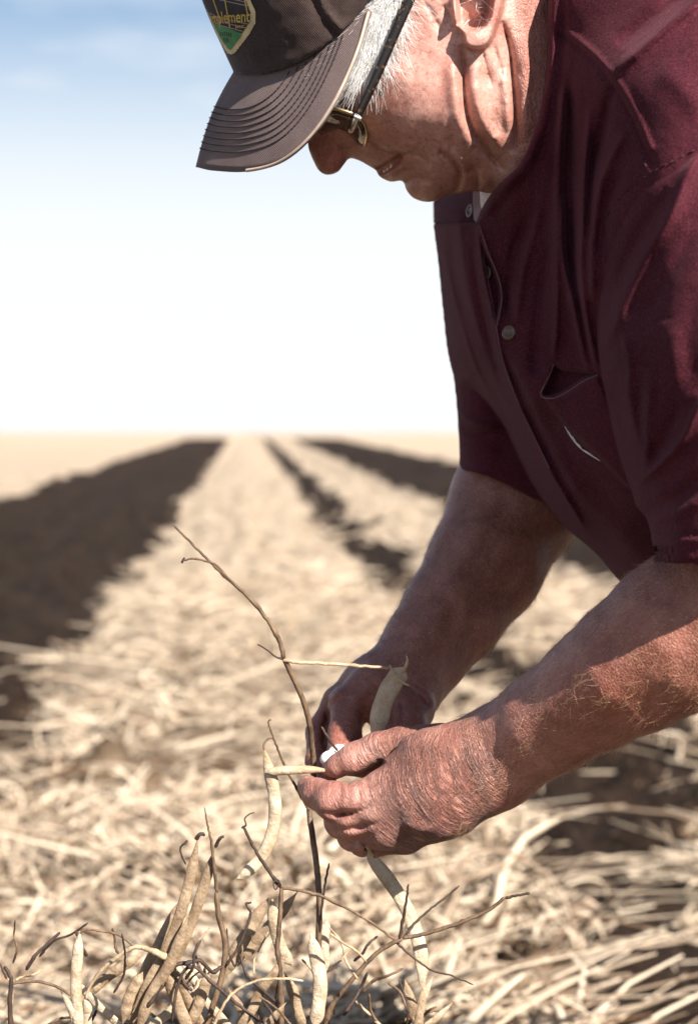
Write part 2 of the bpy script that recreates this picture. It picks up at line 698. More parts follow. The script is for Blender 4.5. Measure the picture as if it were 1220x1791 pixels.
LB = (-0.85, 0.85)
def loops(n, dr, lr, rad, th, tone, span=(1.6, 4.2), npt=14, sides=5):
    """stalks bent into standing arcs and hooks"""
    D = RNG.uniform(dr[0], dr[1], n)
    L = RNG.uniform(lr[0], lr[1], n)
    keep = straw_mask(L, D) > RNG.uniform(0.3, 0.9, n)
    keep &= fbm(L * 5.0, D * 3.2, 91, 2) > RNG.uniform(-0.60, 0.05, n)
    D, L = D[keep], L[keep]
    n = len(D)
    c = np.stack([L * ROW_E[0] + D * ROW_D[0], L * ROW_E[1] + D * ROW_D[1], ground_h(L, D) + RNG.uniform(-0.02, 0.03, n)], 1)
    az = RNG.uniform(0, 2 * np.pi, n)
    ea = np.stack([np.cos(az), np.sin(az), RNG.normal(0, 0.3, n)], 1)
    eb = np.stack([RNG.normal(0, 0.7, n), RNG.normal(0, 0.7, n), np.abs(RNG.normal(0.8, 0.3, n))], 1)
    eb /= np.linalg.norm(eb, axis=1, keepdims=True)
    r = RNG.uniform(rad[0], rad[1], n)
    t0 = RNG.uniform(-0.8, 1.2, n)
    sp = RNG.uniform(span[0], span[1], n)
    t = t0[:, None] + sp[:, None] * np.linspace(0, 1, npt)[None]
    rr = r[:, None] * (1 + RNG.normal(0, 0.35, (n, 1)) * np.linspace(-1, 1, npt)[None])
    pts = c[:, None] + rr[..., None] * (np.cos(t)[..., None] * ea[:, None] + np.sin(t)[..., None] * eb[:, None])
    w = RNG.uniform(th[0], th[1], (n, 1)) * (1 - 0.4 * np.abs(np.linspace(-1, 1, npt))[None] ** 3)
    V, Q = tubes(pts, w, w * RNG.uniform(0.35, 0.9, (n, 1)), sides)
    return V, Q, np.repeat(np.clip(RNG.normal(tone[0], tone[1], n), 0, 1), npt * sides)


nb = [straw_batch(5000, (2.0, 4.2), LB, (0.08, 0.22), (0.0018, 0.0042), (0.0014, 0.0034), 9, 4, (-0.03, 0.05), 0.60, 2.4, (0.50, 0.30), 0.11),
      straw_batch(3600, (2.0, 4.2), LB, (0.08, 0.16), (0.0045, 0.0085), (0.0010, 0.0026), 8, 4, (-0.02, 0.06), 0.75, 1.6, (0.76, 0.25), 0.11),
      straw_batch(2600, (2.0, 4.0), LB, (0.02, 0.07), (0.0045, 0.0120), (0.0003, 0.0006), 5, 4, (-0.02, 0.05), 0.8, 1.4, (0.60, 0.30), 0.08),
      loops(3400, (2.0, 4.8), LB, (0.025, 0.085), (0.0030, 0.0060), (0.78, 0.24)),
      loops(1600, (2.0, 4.6), LB, (0.03, 0.12), (0.0026, 0.0050), (0.45, 0.25))]
V, Q, T = merge(nb)
near_straw = mesh_obj('straw', V, Q, STRAW, None, True, dict(tone=T))
tag(near_straw, 'tangle of cream dry bean straw heaped under the hands', 'straw', None, 'stuff')
mb = [straw_batch(9000, (4.0, 12.0), (-0.85, 2.4), (0.08, 0.24), (0.0032, 0.0085), (0.0018, 0.005), 5, 3, (-0.02, 0.06), 0.32, 1.5, (0.70, 0.28), 0.06),
      loops(260, (2.2, 5.0), (0.6, 1.2), (0.03, 0.1), (0.002, 0.004), (0.8, 0.2)),
      straw_batch(2600, (1.9, 4.6), (1.0, 2.3), (0.06, 0.16), (0.0024, 0.0060), (0.0015, 0.004), 8, 4, (-0.03, 0.06), 0.6, 2.4, (0.72, 0.24), 0.09),
      straw_batch(9000, (6.0, 28.0), (-7.0, 8.0), (0.12, 0.30), (0.006, 0.014), (0.003, 0.008), 4, 3, (-0.03, 0.05), 0.30, 1.0, (0.8, 0.15), 0.06)]
# stray stalks lying on the bare soil
V3, Q3, T3 = straw_batch(420, (2.4, 7.0), (-1.8, 1.3), (0.04, 0.12), (0.002, 0.005), (0.0015, 0.003), 7, 4, (0.0, 0.012), 0.12, 1.6, (0.7, 0.2), 0.02, True)
mb.append((V3, Q3, T3))
V, Q, T = merge(mb)
far_straw = mesh_obj('straw', V, Q, STRAW, None, True, dict(tone=T))
tag(far_straw, 'blurred pale straw rows stretching back toward the horizon', 'straw', None, 'stuff')

# ================================================================== THE MAN
YM = 1.30            # distance of the plane through nose and spine
MM = 0.001


def skin_material():
    m, nt, b = node_mat('skin')
    g = N(nt)
    co = g.attr('coord').outputs['Vector']
    wr = g.attr('wrinkle').outputs['Fac']
    tan = g.attr('tan').outputs['Fac']
    rud = g.attr('ruddy').outputs['Fac']
    dk = g.attr('mole').outputs['Fac']
    cell = g.attr('cell').outputs['Fac']
    # colour
    blot = g.noise(co, 60.0, 6, 0.68)
    fine = g.noise(co, 420.0, 3, 0.6)
    pale = g.mix(g.rng(blot, 0.34, 0.66), (0.45, 0.205, 0.158), (0.67, 0.395, 0.325))
    brown = g.mix(g.rng(blot, 0.32, 0.68), (0.205, 0.069, 0.047), (0.380, 0.156, 0.108))
    c = g.mix(tan, pale, brown)
    c = g.mix(g.math('MULTIPLY', rud, g.rng(blot, 0.25, 0.6, 0.5, 1.0)), c, (0.37, 0.12, 0.088))
    c = g.mix(g.rng(fine, 0.50, 0.68, 0, 0.5), c, (0.22, 0.080, 0.05))
    c = g.mix(g.rng(g.noise(co, 620.0, 2, 0.5), 0.60, 0.72, 0, 0.35), c, (0.66, 0.42, 0.33))
    spots = g.rng(g.noise(co, 150.0, 2, 0.5), 0.66, 0.74, 0, 0.45)
    c = g.mix(spots, c, (0.20, 0.085, 0.05))
    c = g.mix(dk, c, (0.05, 0.02, 0.016))
    # skin folds: lines across the limb, plus a leathery net of cells
    w1 = g.noise(g.mapping(co, (520, 60, 60)), 1.0, 4, 0.6, 0.5)
    line = g.math('SUBTRACT', 1.0, g.math('ABSOLUTE', g.rng(w1, 0.25, 0.75, -1.0, 1.0)))
    line = g.math('POWER', g.math('MAXIMUM', line, 0.0), 2.2)
    w2 = g.noise(g.mapping(co, (170, 900, 260)), 1.0, 2, 0.5, 0.8)
    line2 = g.math('SUBTRACT', 1.0, g.math('ABSOLUTE', g.rng(w2, 0.25, 0.75, -1.0, 1.0)))
    net = g.voro(g.mapping(co, (520, 380, 450)), 1.0)
    net = g.rng(net, 0.0, 0.22, 0.0, 1.0)
    pores = g.noise(co, 1500.0, 2, 0.6)
    c = g.mix(g.math('MULTIPLY', g.math('MULTIPLY', line, wr), 0.55), c, (0.13, 0.045, 0.033))  # wrinkle lines darkened, crease shade painted into the skin colour
    nt.links.new(c, b.inputs['Base Color'])
    n1 = g.bump(line, -0.0021, wr)
    n1 = g.bump(line2, -0.0004, g.math('MULTIPLY', wr, 0.6), n1)
    n2 = g.bump(net, 0.0005, cell, n1)
    n3 = g.bump(pores, 0.00022, 0.8, n2)
    nt.links.new(n3, b.inputs['Normal'])
    nt.links.new(g.rng(fine, 0.3, 0.7, 0.36, 0.52), b.inputs['Roughness'])
    b.inputs['Subsurface Weight'].default_value = 0.10
    b.inputs['Subsurface Radius'].default_value = (1.0, 0.35, 0.2)
    b.inputs['Subsurface Scale'].default_value = 0.004
    b.inputs['Specular IOR Level'].default_value = 0.5
    return m


SKIN = skin_material()

# ---- head and neck: profile outline (pixels) swelled to a half width that varies over the face
HEAD_OUT = spline([(455, 130), (478, 170), (505, 196), (522, 214), (536, 240), (540, 262), (549, 284), (558, 299), (572, 306), (590, 301),
                   (601, 288), (611, 277), (628, 281), (646, 291), (657, 298), (661, 306), (670, 313), (684, 318), (699, 316),
                   (706, 320), (710, 332), (722, 346), (742, 353), (762, 351), (786, 341), (808, 338), (838, 335), (870, 352), (900, 420),
                   (990, 470), (1080, 380), (1110, 180), (1060, 30), (1010, -80), (985, -190), (900, -290), (770, -335), (630, -310),
                   (520, -230), (455, -110), (435, 10), (440, 90)], 4)
HEAD_T = [  # half width in millimetres
    (455, 100, 46), (480, 150, 46), (505, 196, 36), (530, 160, 52), (560, 120, 58), (600, 60, 66), (520, 20, 64), (480, -60, 58),
    (523, 222, 19), (545, 235, 17), (543, 270, 14), (560, 260, 15.5), (560, 296, 15), (575, 300, 15.5), (585, 270, 18), (600, 275, 19.5),
    (597, 288, 17), (560, 232, 20), (585, 240, 24), (608, 255, 26), (545, 205, 30), (575, 205, 40), (590, 175, 50), (615, 205, 49), (620, 160, 59),
    (612, 268, 24), (625, 272, 28), (640, 285, 26), (657, 298, 21), (675, 310, 22), (690, 308, 27), (640, 262, 34), (660, 280, 33),
    (680, 272, 41), (705, 285, 40), (705, 305, 33), (725, 300, 41), (735, 335, 30), (755, 345, 28), (750, 320, 38), (775, 325, 42),
    (640, 225, 52), (665, 190, 63), (660, 240, 55), (690, 220, 64.5), (700, 250, 61), (730, 220, 67), (740, 255, 59), (765, 230, 67),
    (650, 130, 65), (690, 120, 68), (740, 120, 71), (700, 40, 71), (780, 60, 73), (790, 180, 71), (800, 240, 66), (780, 280, 55), (800, 310, 48),
    (830, 290, 51), (830, 325, 44), (850, 240, 62), (840, 160, 68), (850, 60, 72), (900, 60, 68), (950, 60, 63), (900, 160, 64), (930, 200, 62),
    (890, 260, 58), (960, 250, 62), (900, 330, 56), (1040, 200, 66), (1000, 0, 60), (960, -100, 66), (880, -150, 74), (760, -150, 78), (640, -150, 76),
    (560, -120, 70), (900, -240, 60), (760, -260, 60), (620, -240, 58)]
HEAD_STROKES = [  # creases, amounts in millimetres
    ([(606, 262), (622, 248), (642, 247), (658, 259), (677, 266), (697, 269), (724, 270), (742, 278), (757, 288)], -3.2, 4.5, 'v'),
    ([(655, 246), (680, 256), (705, 258), (730, 256)], 1.8, 10),
    ([(588, 256), (600, 260), (606, 268)], -1.8, 4, 'v'),
    ([(580, 262), (592, 268), (598, 280)], 1.4, 7),
    ([(590, 236), (612, 240), (634, 247)], -1.6, 8),
    ([(703, 270), (692, 277), (681, 286), (667, 291), (657, 296)], -8.5, 4.5, 'v', 0.05),
    ([(700, 277), (690, 286), (676, 297), (662, 303)], -5.0, 4.5, 'g', 0.1),
    ([(690, 272), (672, 283), (655, 291)], 1.5, 6),
    ([(702, 290), (690, 303), (676, 309)], 2.4, 8),
    ([(709, 318), (722, 312), (740, 313), (754, 318)], -2.6, 7),
    ([(735, 340), (755, 335), (775, 328)], 1.4, 14),
    ([(766, 266), (780, 271), (790, 279), (800, 292), (804, 309), (799, 328), (792, 340)], -5.5, 4.0, 'v', 0.12),
    ([(772, 262), (790, 268), (804, 282), (812, 300)], 2.4, 9),
    ([(786, 236), (788, 254), (787, 270)], -1.5, 4, 'v'),
    ([(800, 236), (812, 262), (824, 285)], 1.2, 11),
    ([(806, 78), (809, 110), (810, 141), (814, 191), (826, 231), (845, 255), (861, 277), (884, 300)], -7.0, 5.5, 'v', 0.16),
    ([(792, 90), (795, 150), (800, 195), (812, 232), (830, 258)], 2.8, 14),
    ([(826, 110), (832, 160), (842, 205), (860, 240), (880, 270)], 2.6, 13),
    ([(877, 36), (889, 80), (895, 131), (899, 181), (901, 221), (899, 268)], -6.0, 5.0, 'v', 0.14),
    ([(880, 120), (886, 180), (889, 230)], 1.8, 9),
    ([(914, 60), (918, 130), (918, 200), (912, 250)], 2.4, 13),
    ([(842, 84), (850, 121), (860, 152)], -1.7, 3.5, 'v'),
    ([(860, 74), (873, 112), (880, 140)], -1.3, 3.5, 'v'),
    ([(818, 295), (831, 304), (836, 322), (834, 334)], -4.0, 4.0, 'v', 0.12),
    ([(838, 300), (850, 312), (852, 326)], 1.6, 8),
    ([(760, 34), (775, 60)], -1.4, 4, 'v'),
    ([(776, 8), (783, 26), (790, 42)], -2.2, 4, 'v'),
    ([(741, 4), (752, 20), (760, 34)], -1.2, 4, 'v'),
    ([(660, 120), (690, 130), (720, 128)], 1.0, 22),
    ([(575, 190), (592, 200), (612, 212), (630, 222)], -4.0, 12),
    ([(598, 168), (610, 182), (622, 190)], -1.0, 4, 'v'),
    ([(690, 236), (688, 238)], -0.5, 2),
]


def head_field(U, V):
    d = poly_signed(U, V, HEAD_OUT)
    T = np.clip(rbf(HEAD_T, U, V, 0.0006), 11, 84)
    R = np.clip(T * 0.92 / 0.345, 30, 190)
    q = 1 - (1 - np.minimum(d / R, 1)) ** 2
    Q0 = T * T * np.where(d < 0, 2 * d / R, q)
    disp = 1.45 * strokes(U, V, HEAD_STROKES)
    # ear: lobe, rim, hollow
    ear = spline([(806, 62), (812, 80), (828, 88), (848, 85), (861, 70), (872, 40), (884, 0), (892, -60), (880, -120), (840, -140), (800, -110), (786, -50),
                  (784, 0), (790, 36)], 4)
    de = poly_signed(U, V, ear)
    disp += 11.0 * sstep(-1.5, 7, de) * sstep(40, 90, U - 740 + 0.25 * (V + 20)) + 1.5 * np.exp(-(((U - 838) / 16) ** 2 + ((V - 70) / 12) ** 2))
    conch = spline([(797, 44), (818, 53), (842, 50), (856, 34), (862, 5), (866, -50), (840, -90), (806, -60), (796, 0)], 4)
    dc = poly_signed(U, V, conch)
    disp -= 23.0 * sstep(-2, 9, dc)
    disp += 5.5 * np.exp(-(((U - 838) / 11) ** 2 + ((V - 16) / 15) ** 2))
    disp += 5.0 * np.exp(-(((U - 795) / 9) ** 2 + ((V - 24) / 20) ** 2))
    # bumps, mole, sag of the cheek
    disp += 1.6 * np.exp(-(((U - 863) / 5) ** 2 + ((V - 241) / 5) ** 2)) + 0.5 * np.exp(-(((U - 665) / 6) ** 2 + ((V - 160) / 6) ** 2))
    disp += 0.35 * fbm(U / 26, V / 34, 3, 3) + 0.3 * fbm(U / 8, V / 20, 9, 2) * sstep(700, 860, U)
    T2 = np.sqrt(np.maximum(Q0, 0))
    fade = np.clip(d / 7.0, 0, 1)
    T2 = np.maximum(T2 + disp * fade, 1.0)
    return np.where(Q0 > 0, np.where(d > 3, T2 * T2, Q0 + (T2 * T2 - Q0) * np.clip(d / 3, 0, 1)), Q0)


def relief_mesh(field, u0, u1, v0, v1, du, half, dy, ym=YM, it=1):
    """volume  |y - ym| < T(u, v)  in viewing-ray space, meshed and carried to world space"""
    us = np.arange(u0, u1 + du, du)
    vs = np.arange(v0, v1 + du, du)
    U, V = np.meshgrid(us, vs, indexing='ij')
    Q = field(U, V)
    k = int(half / dy)
    ys = np.arange(-k, k + 1) * dy
    Fv = (ys[None, None, :] ** 2 - Q[:, :, None]).astype(np.float32)
    W, Qd = nets(Fv, (u0, v0, -k * dy), (du, du, dy))
    if it:
        W = smooth_mesh(W, Qd, it, 0.5)
    ur, vr = W[:, 0].copy(), W[:, 1].copy()
    W[:, 2] = ym + W[:, 2] * MM
    return Pn(W), Qd, ur, vr


hv, hq, hu_, hv_ = relief_mesh(head_field, 420, 1130, -345, 480, 2.5, 96, 1.25)
near = hv[:, 1] < YM


def blob(u, v, cu, cv, ru, rv):
    return np.exp(-(((u - cu) / ru) ** 2 + ((v - cv) / rv) ** 2))


h_coord = np.stack([(hu_ * 0.97 - hv_ * 0.25) * 0.00034, (hv_ * 0.97 + hu_ * 0.25) * 0.00034, hv[:, 1]], 1)
h_wr = 0.05 + 0.10 * sstep(800, 850, hu_) + 0.25 * sstep(895, 915, hu_) * sstep(330, 200, hv_)
h_cell = 0.05 + 0.38 * sstep(893, 905, hu_) + 0.12 * sstep(800, 850, hu_)
h_rud = np.clip(0.85 * blob(hu_, hv_, 572, 280, 45, 40) + 0.6 * blob(hu_, hv_, 700, 245, 60, 22) + 0.6 * blob(hu_, hv_, 778, 165, 18, 40)
                + 0.35 * blob(hu_, hv_, 690, 300, 40, 20) + 0.9 * blob(hu_, hv_, 868, 20, 12, 40) + 0.35 * blob(hu_, hv_, 830, 165, 18, 50)
                + 0.5 * blob(hu_, hv_, 835, 40, 28, 20) + 0.55 * sstep(900, 925, hu_) + 0.4 * blob(hu_, hv_, 690, 170, 16, 40), 0, 1)
h_tan = np.clip(0.30 * sstep(225, 320, hv_) + 0.35 * sstep(893, 905, hu_) + 0.15, 0, 1)
h_mole = np.clip(1.0 * blob(hu_, hv_, 665, 160, 6, 6) * near + 0.9 * blob(hu_, hv_, 721, 212, 2, 2) * near, 0, 1)
# ---- arms and hands: joints (pixel, pixel, distance, radius in pixels)
def chain(js):
    return [(P(u, v, y), r * y / F) for u, v, y, r in js]


NEAR_ARM = [chain([(1290, 560, 1.15, 120), (1300, 900, 1.14, 130), (1300, 1052, 1.13, 136), (1190, 1108, 1.142, 130), (1105, 1165, 1.155, 113), (1040, 1209, 1.172, 98),
                   (960, 1262, 1.190, 86), (890, 1308, 1.208, 78), (852, 1333, 1.215, 74)])]
NEAR_PALM = [chain(c) for c in (
    [(852, 1315, 1.222, 58), (760, 1330, 1.215, 52), (668, 1372, 1.212, 38)],
    [(852, 1333, 1.213, 62), (750, 1378, 1.203, 58), (655, 1408, 1.205, 40)],
    [(852, 1345, 1.213, 62), (765, 1410, 1.206, 52), (672, 1445, 1.209, 36)],
    [(860, 1352, 1.218, 58), (790, 1412, 1.220, 44), (708, 1458, 1.218, 32)],
    [(840, 1318, 1.240, 52), (760, 1320, 1.250, 48), (700, 1312, 1.245, 40)],
    [(800, 1385, 1.245, 50), (720, 1430, 1.245, 40)])]
NEAR_FINGERS = [chain(c) for c in (
    [(700, 1313, 1.240, 38), (664, 1313, 1.236, 33), (620, 1330, 1.238, 30.5), (592, 1339, 1.241, 21), (577, 1344, 1.244, 14)],
    [(668, 1385, 1.207, 39), (622, 1398, 1.206, 34), (584, 1402, 1.212, 34), (553, 1388, 1.224, 26), (538, 1376, 1.236, 18), (548, 1374, 1.25, 14)],
    [(656, 1418, 1.206, 36), (618, 1434, 1.209, 31), (597, 1436, 1.218, 30), (586, 1424, 1.25, 24)],
    [(676, 1450, 1.210, 34), (635, 1461, 1.216, 28), (617, 1461, 1.225, 27), (606, 1446, 1.26, 22)],
    [(706, 1462, 1.218, 31), (655, 1474, 1.228, 24), (634, 1475, 1.238, 23), (625, 1462, 1.27, 20)])]
FAR_ARM = [chain([(1010, 640, 1.49, 120), (950, 790, 1.475, 118), (900, 881, 1.455, 111), (847, 990, 1.425, 98), (790, 1075, 1.40, 86), (745, 1135, 1.38, 75), (702, 1194, 1.36, 67)])]
FAR_PALM = [chain(c) for c in (
    [(705, 1196, 1.352, 56), (655, 1212, 1.335, 46), (612, 1236, 1.325, 36)],
    [(700, 1192, 1.365, 56), (645, 1200, 1.355, 44), (596, 1228, 1.348, 30)],
    [(705, 1205, 1.375, 54), (650, 1225, 1.378, 44), (590, 1262, 1.375, 28)],
    [(712, 1215, 1.345, 48), (712, 1240, 1.325, 42), (708, 1272, 1.305, 38)])]
FAR_FINGERS = [chain(c) for c in (
    [(612, 1236, 1.325, 37), (601, 1282, 1.302, 33), (592, 1318, 1.288, 27), (582, 1345, 1.278, 20)],
    [(594, 1230, 1.350, 30), (562, 1283, 1.338, 27), (556, 1330, 1.315, 22), (566, 1362, 1.30, 17)],
    [(590, 1262, 1.375, 28), (560, 1320, 1.355, 24), (568, 1365, 1.33, 20)],
    [(708, 1272, 1.305, 37), (690, 1315, 1.29, 34), (640, 1330, 1.278, 29), (600, 1338, 1.272, 20)])]

NEAR_STROKES = [
    ([(600, 1366), (628, 1357), (650, 1345), (664, 1336), (668, 1328)], -4.5, 5, 'v', 0.1),
    ([(655, 1328), (648, 1316), (640, 1308)], -1.2, 3, 'v'),
    ([(662, 1322), (656, 1311), (650, 1303)], -1.0, 3, 'v'),
    ([(620, 1312), (624, 1330), (622, 1348)], -0.8, 3, 'v'),
    ([(608, 1316), (611, 1334), (609, 1350)], -0.7, 3, 'v'),
    ([(592, 1366), (596, 1382), (594, 1400)], -0.9, 3, 'v'),
    ([(606, 1366), (610, 1386), (608, 1412)], -1.1, 3, 'v'),
    ([(622, 1362), (628, 1388), (624, 1416)], -1.1, 3, 'v'),
    ([(638, 1356), (646, 1388), (642, 1420)], -1.0, 3, 'v'),
    ([(656, 1350), (664, 1388), (662, 1424)], -0.9, 3, 'v'),
    ([(706, 1345), (714, 1376), (722, 1404), (734, 1428), (756, 1442), (792, 1444), (830, 1430)], -0.7, 5, 'v'),
    ([(690, 1370), (700, 1400), (715, 1430), (735, 1448)], 0.8, 12),
    ([(560, 1420), (590, 1424), (622, 1420), (655, 1408)], -3.2, 4.5, 'v', 0.5),
    ([(582, 1455), (605, 1450), (632, 1446), (666, 1438)], -3.0, 4.5, 'v', 0.5),
    ([(600, 1478), (622, 1472), (655, 1466)], -2.8, 4.5, 'v', 0.5),
    ([(630, 1470), (640, 1482), (652, 1500)], -3.6, 3.5, 'v'),
    ([(748, 1300), (752, 1340), (760, 1380), (772, 1420)], -1.0, 5, 'v'),
    ([(775, 1285), (782, 1330), (795, 1380), (808, 1420)], -0.9, 5, 'v'),
    ([(805, 1275), (815, 1330), (830, 1375), (842, 1410)], -0.8, 6, 'v'),
    ([(835, 1262), (848, 1315), (862, 1360), (872, 1398)], -0.8, 6, 'v'),
    ([(730, 1290), (736, 1330), (742, 1370)], -0.8, 5, 'v'),
    ([(690, 1285), (720, 1300), (760, 1306), (800, 1310)], 1.6, 16),
    ([(700, 1440), (740, 1452), (780, 1440)], 1.2, 10),
    ([(880, 1290), (960, 1240), (1050, 1190), (1130, 1140)], 1.4, 30),
    ([(890, 1370), (980, 1310), (1080, 1260), (1180, 1200)], -1.6, 24),
    ([(1040, 1245), (1075, 1252), (1100, 1246)], -1.4, 8, 'v'),
]
FAR_STROKES = [
    ([(572, 1262), (590, 1256), (612, 1258), (630, 1266)], -1.0, 3, 'v'),
    ([(570, 1272), (590, 1266), (612, 1268), (632, 1278)], -1.2, 3, 'v'),
    ([(570, 1283), (590, 1277), (612, 1279), (630, 1290)], -1.1, 3, 'v'),
    ([(572, 1294), (592, 1289), (612, 1292), (626, 1300)], -0.9, 3, 'v'),
    ([(572, 1240), (570, 1260), (566, 1290), (570, 1320)], -5.0, 4, 'v'),
    ([(540, 1300), (552, 1303), (566, 1300)], -1.4, 3, 'v'),
    ([(545, 1278), (556, 1272), (568, 1268)], -1.2, 3, 'v'),
    ([(578, 1226), (586, 1216), (600, 1206)], 1.6, 8),
    ([(612, 1228), (630, 1215), (655, 1200)], 1.6, 9),
    ([(632, 1240), (640, 1262), (642, 1290)], -3.4, 7),
    ([(668, 1205), (676, 1230), (680, 1262), (682, 1290)], -2.2, 6),
    ([(690, 1190), (718, 1205), (738, 1222), (752, 1238)], -3.4, 6, 'v'),
    ([(700, 1222), (704, 1250), (700, 1285)], -1.6, 5, 'v'),
    ([(722, 1220), (728, 1250), (724, 1285)], -1.5, 5, 'v'),
    ([(650, 1160), (690, 1180), (730, 1200), (756, 1226)], -1.2, 5, 'v'),
    ([(780, 1160), (830, 1090), (880, 1020), (920, 950)], -2.0, 26),
    ([(720, 1140), (770, 1060), (820, 960), (850, 880)], 1.6, 24),
]


def limb_sdf(arm, palm, fingers, strk, ylim):
    def f(p):
        d = None
        for ch in arm:
            for (a, ra), (b, rb) in zip(ch[:-1], ch[1:]):
                e = cone(p, a, b, ra, rb)
                d = e if d is None else smin(d, e, 0.010)
        dp = None
        for ch in palm:
            for (a, ra), (b, rb) in zip(ch[:-1], ch[1:]):
                e = cone(p, a, b, ra, rb)
                dp = e if dp is None else smin(dp, e, 0.009)
        d = smin(d, dp, 0.014)
        df = None
        for ch in fingers:
            g = None
            for (a, ra), (b, rb) in zip(ch[:-1], ch[1:]):
                e = cone(p, a, b, ra, rb)
                g = e if g is None else smin(g, e, 0.003)
            df = g if df is None else smin(df, g, 0.0012)
        d = smin(d, df, 0.0045)
        near_s = np.abs(d) < 0.02
        if near_s.any():
            u, v = unproject(p[near_s])
            k = 1.5 * strokes(u, v, strk) + 0.35 * fbm(u / 30, v / 30, 5, 3)
            d[near_s] -= k * MM * (p[near_s][:, 1] < ylim)
        return d
    return f


def bounds(chs, pad):
    pts = np.array([q for ch in chs for q, r in ch])
    rs = max(r for ch in chs for q, r in ch)
    return pts.min(0) - rs - pad, pts.max(0) + rs + pad


lo, hi = bounds(NEAR_ARM + NEAR_PALM + NEAR_FINGERS, 0.004)
nv, nq = sdf_mesh(limb_sdf(NEAR_ARM, NEAR_PALM, NEAR_FINGERS, NEAR_STROKES, 1.262), lo, hi, 0.0013)
nv = smooth_mesh(nv, nq, 1, 0.5)
lo, hi = bounds(FAR_ARM + FAR_PALM + FAR_FINGERS, 0.004)
fv, fq = sdf_mesh(limb_sdf(FAR_ARM, FAR_PALM, FAR_FINGERS, FAR_STROKES, 1.40), lo, hi, 0.0014)
fv = smooth_mesh(fv, fq, 1, 0.5)


def limb_coord(p, a, b):
    a, b = np.asarray(a), np.asarray(b)
    e1 = (b - a) / np.linalg.norm(b - a)
    e2 = np.cross(e1, (0, 1, 0))
    e2 /= np.linalg.norm(e2)
    e3 = np.cross(e1, e2)
    return np.stack([p @ e1, p @ e2, p @ e3], 1)


nu_, nw_ = unproject(nv)
n_coord = limb_coord(nv, P(1180, 1112, 1.135), P(760, 1360, 1.21))
n_wr = 0.12 + 0.95 * sstep(900, 830, nu_) * sstep(600, 700, nu_) + 0.22 * sstep(680, 560, nu_)
n_wr *= 0.35 + 0.65 * sstep(1290, 1350, nw_ + 0.25 * (860 - nu_))
n_wr += 0.25 * sstep(1080, 1010, nw_) * sstep(1100, 1180, nu_)
n_cell = 0.45 - 0.2 * sstep(700, 600, nu_)
n_rud = np.clip(0.45 * blob(nu_, nw_, 1060, 1230, 90, 60) + 0.35 * blob(nu_, nw_, 740, 1440, 60, 40) + 0.4 * blob(nu_, nw_, 590, 1390, 40, 40), 0, 1)
n_tan = 0.72 + 0.28 * sstep(900, 1050, nu_)
n_tan = n_tan - 0.18 * sstep(720, 620, nu_)
fu_, fw_ = unproject(fv)
f_coord = limb_coord(fv, P(900, 881, 1.455), P(702, 1194, 1.36)) + 3.0
f_wr = 0.10 + 0.30 * sstep(1130, 1230, fw_)
f_cell = np.full(len(fv), 0.45)
f_rud = 0.5 * sstep(1150, 1230, fw_)
f_tan = np.full(len(fv), 0.95)
# trunk under the shirt, so that head, neck and arms are one body
tv, tq = sdf_mesh(lambda p: smin(smin(cone(p, P(1000, 60, 1.30), P(1090, 300, 1.32), 0.055, 0.075), cone(p, P(1250, 250, 1.16), P(1080, 300, 1.44), 0.045, 0.05), 0.05),
                                 cone(p, P(1150, 360, 1.32), P(1500, 760, 1.32), 0.10, 0.10), 0.05), P(1080, 300, 1.3) - 0.30, P(1180, 400, 1.3) + np.array([0.42, 0.32, 0.25]), 0.008)


def join_parts(parts):
    V, Q, A, off = [], [], {}, 0
    for v, q, at in parts:
        V.append(v)
        Q.append(q + off)
        off += len(v)
        for k in ('coord', 'wrinkle', 'cell', 'ruddy', 'tan', 'mole'):
            d = at.get(k)
            if d is None:
                d = np.zeros((len(v), 3)) if k == 'coord' else np.zeros(len(v))
            A.setdefault(k, []).append(np.asarray(d, float))
    return np.vstack(V), np.vstack(Q), {k: np.concatenate(v) for k, v in A.items()}


person = empty('person', (0.68, 1.32, 0.0))
tag(person, 'man in maroon work shirt bending low over the bean row', 'person')
bv, bq, ba = join_parts([
    (hv, hq, dict(coord=h_coord, wrinkle=h_wr, cell=h_cell, ruddy=h_rud, tan=h_tan, mole=h_mole)),
    (nv, nq, dict(coord=n_coord, wrinkle=n_wr, cell=n_cell, ruddy=n_rud, tan=n_tan)),
    (fv, fq, dict(coord=f_coord, wrinkle=f_wr, cell=f_cell, ruddy=f_rud, tan=f_tan)),
    (tv, tq, dict(coord=tv, tan=np.full(len(tv), 0.3)))])
body = mesh_obj('body', bv, bq, SKIN, person, True, ba)
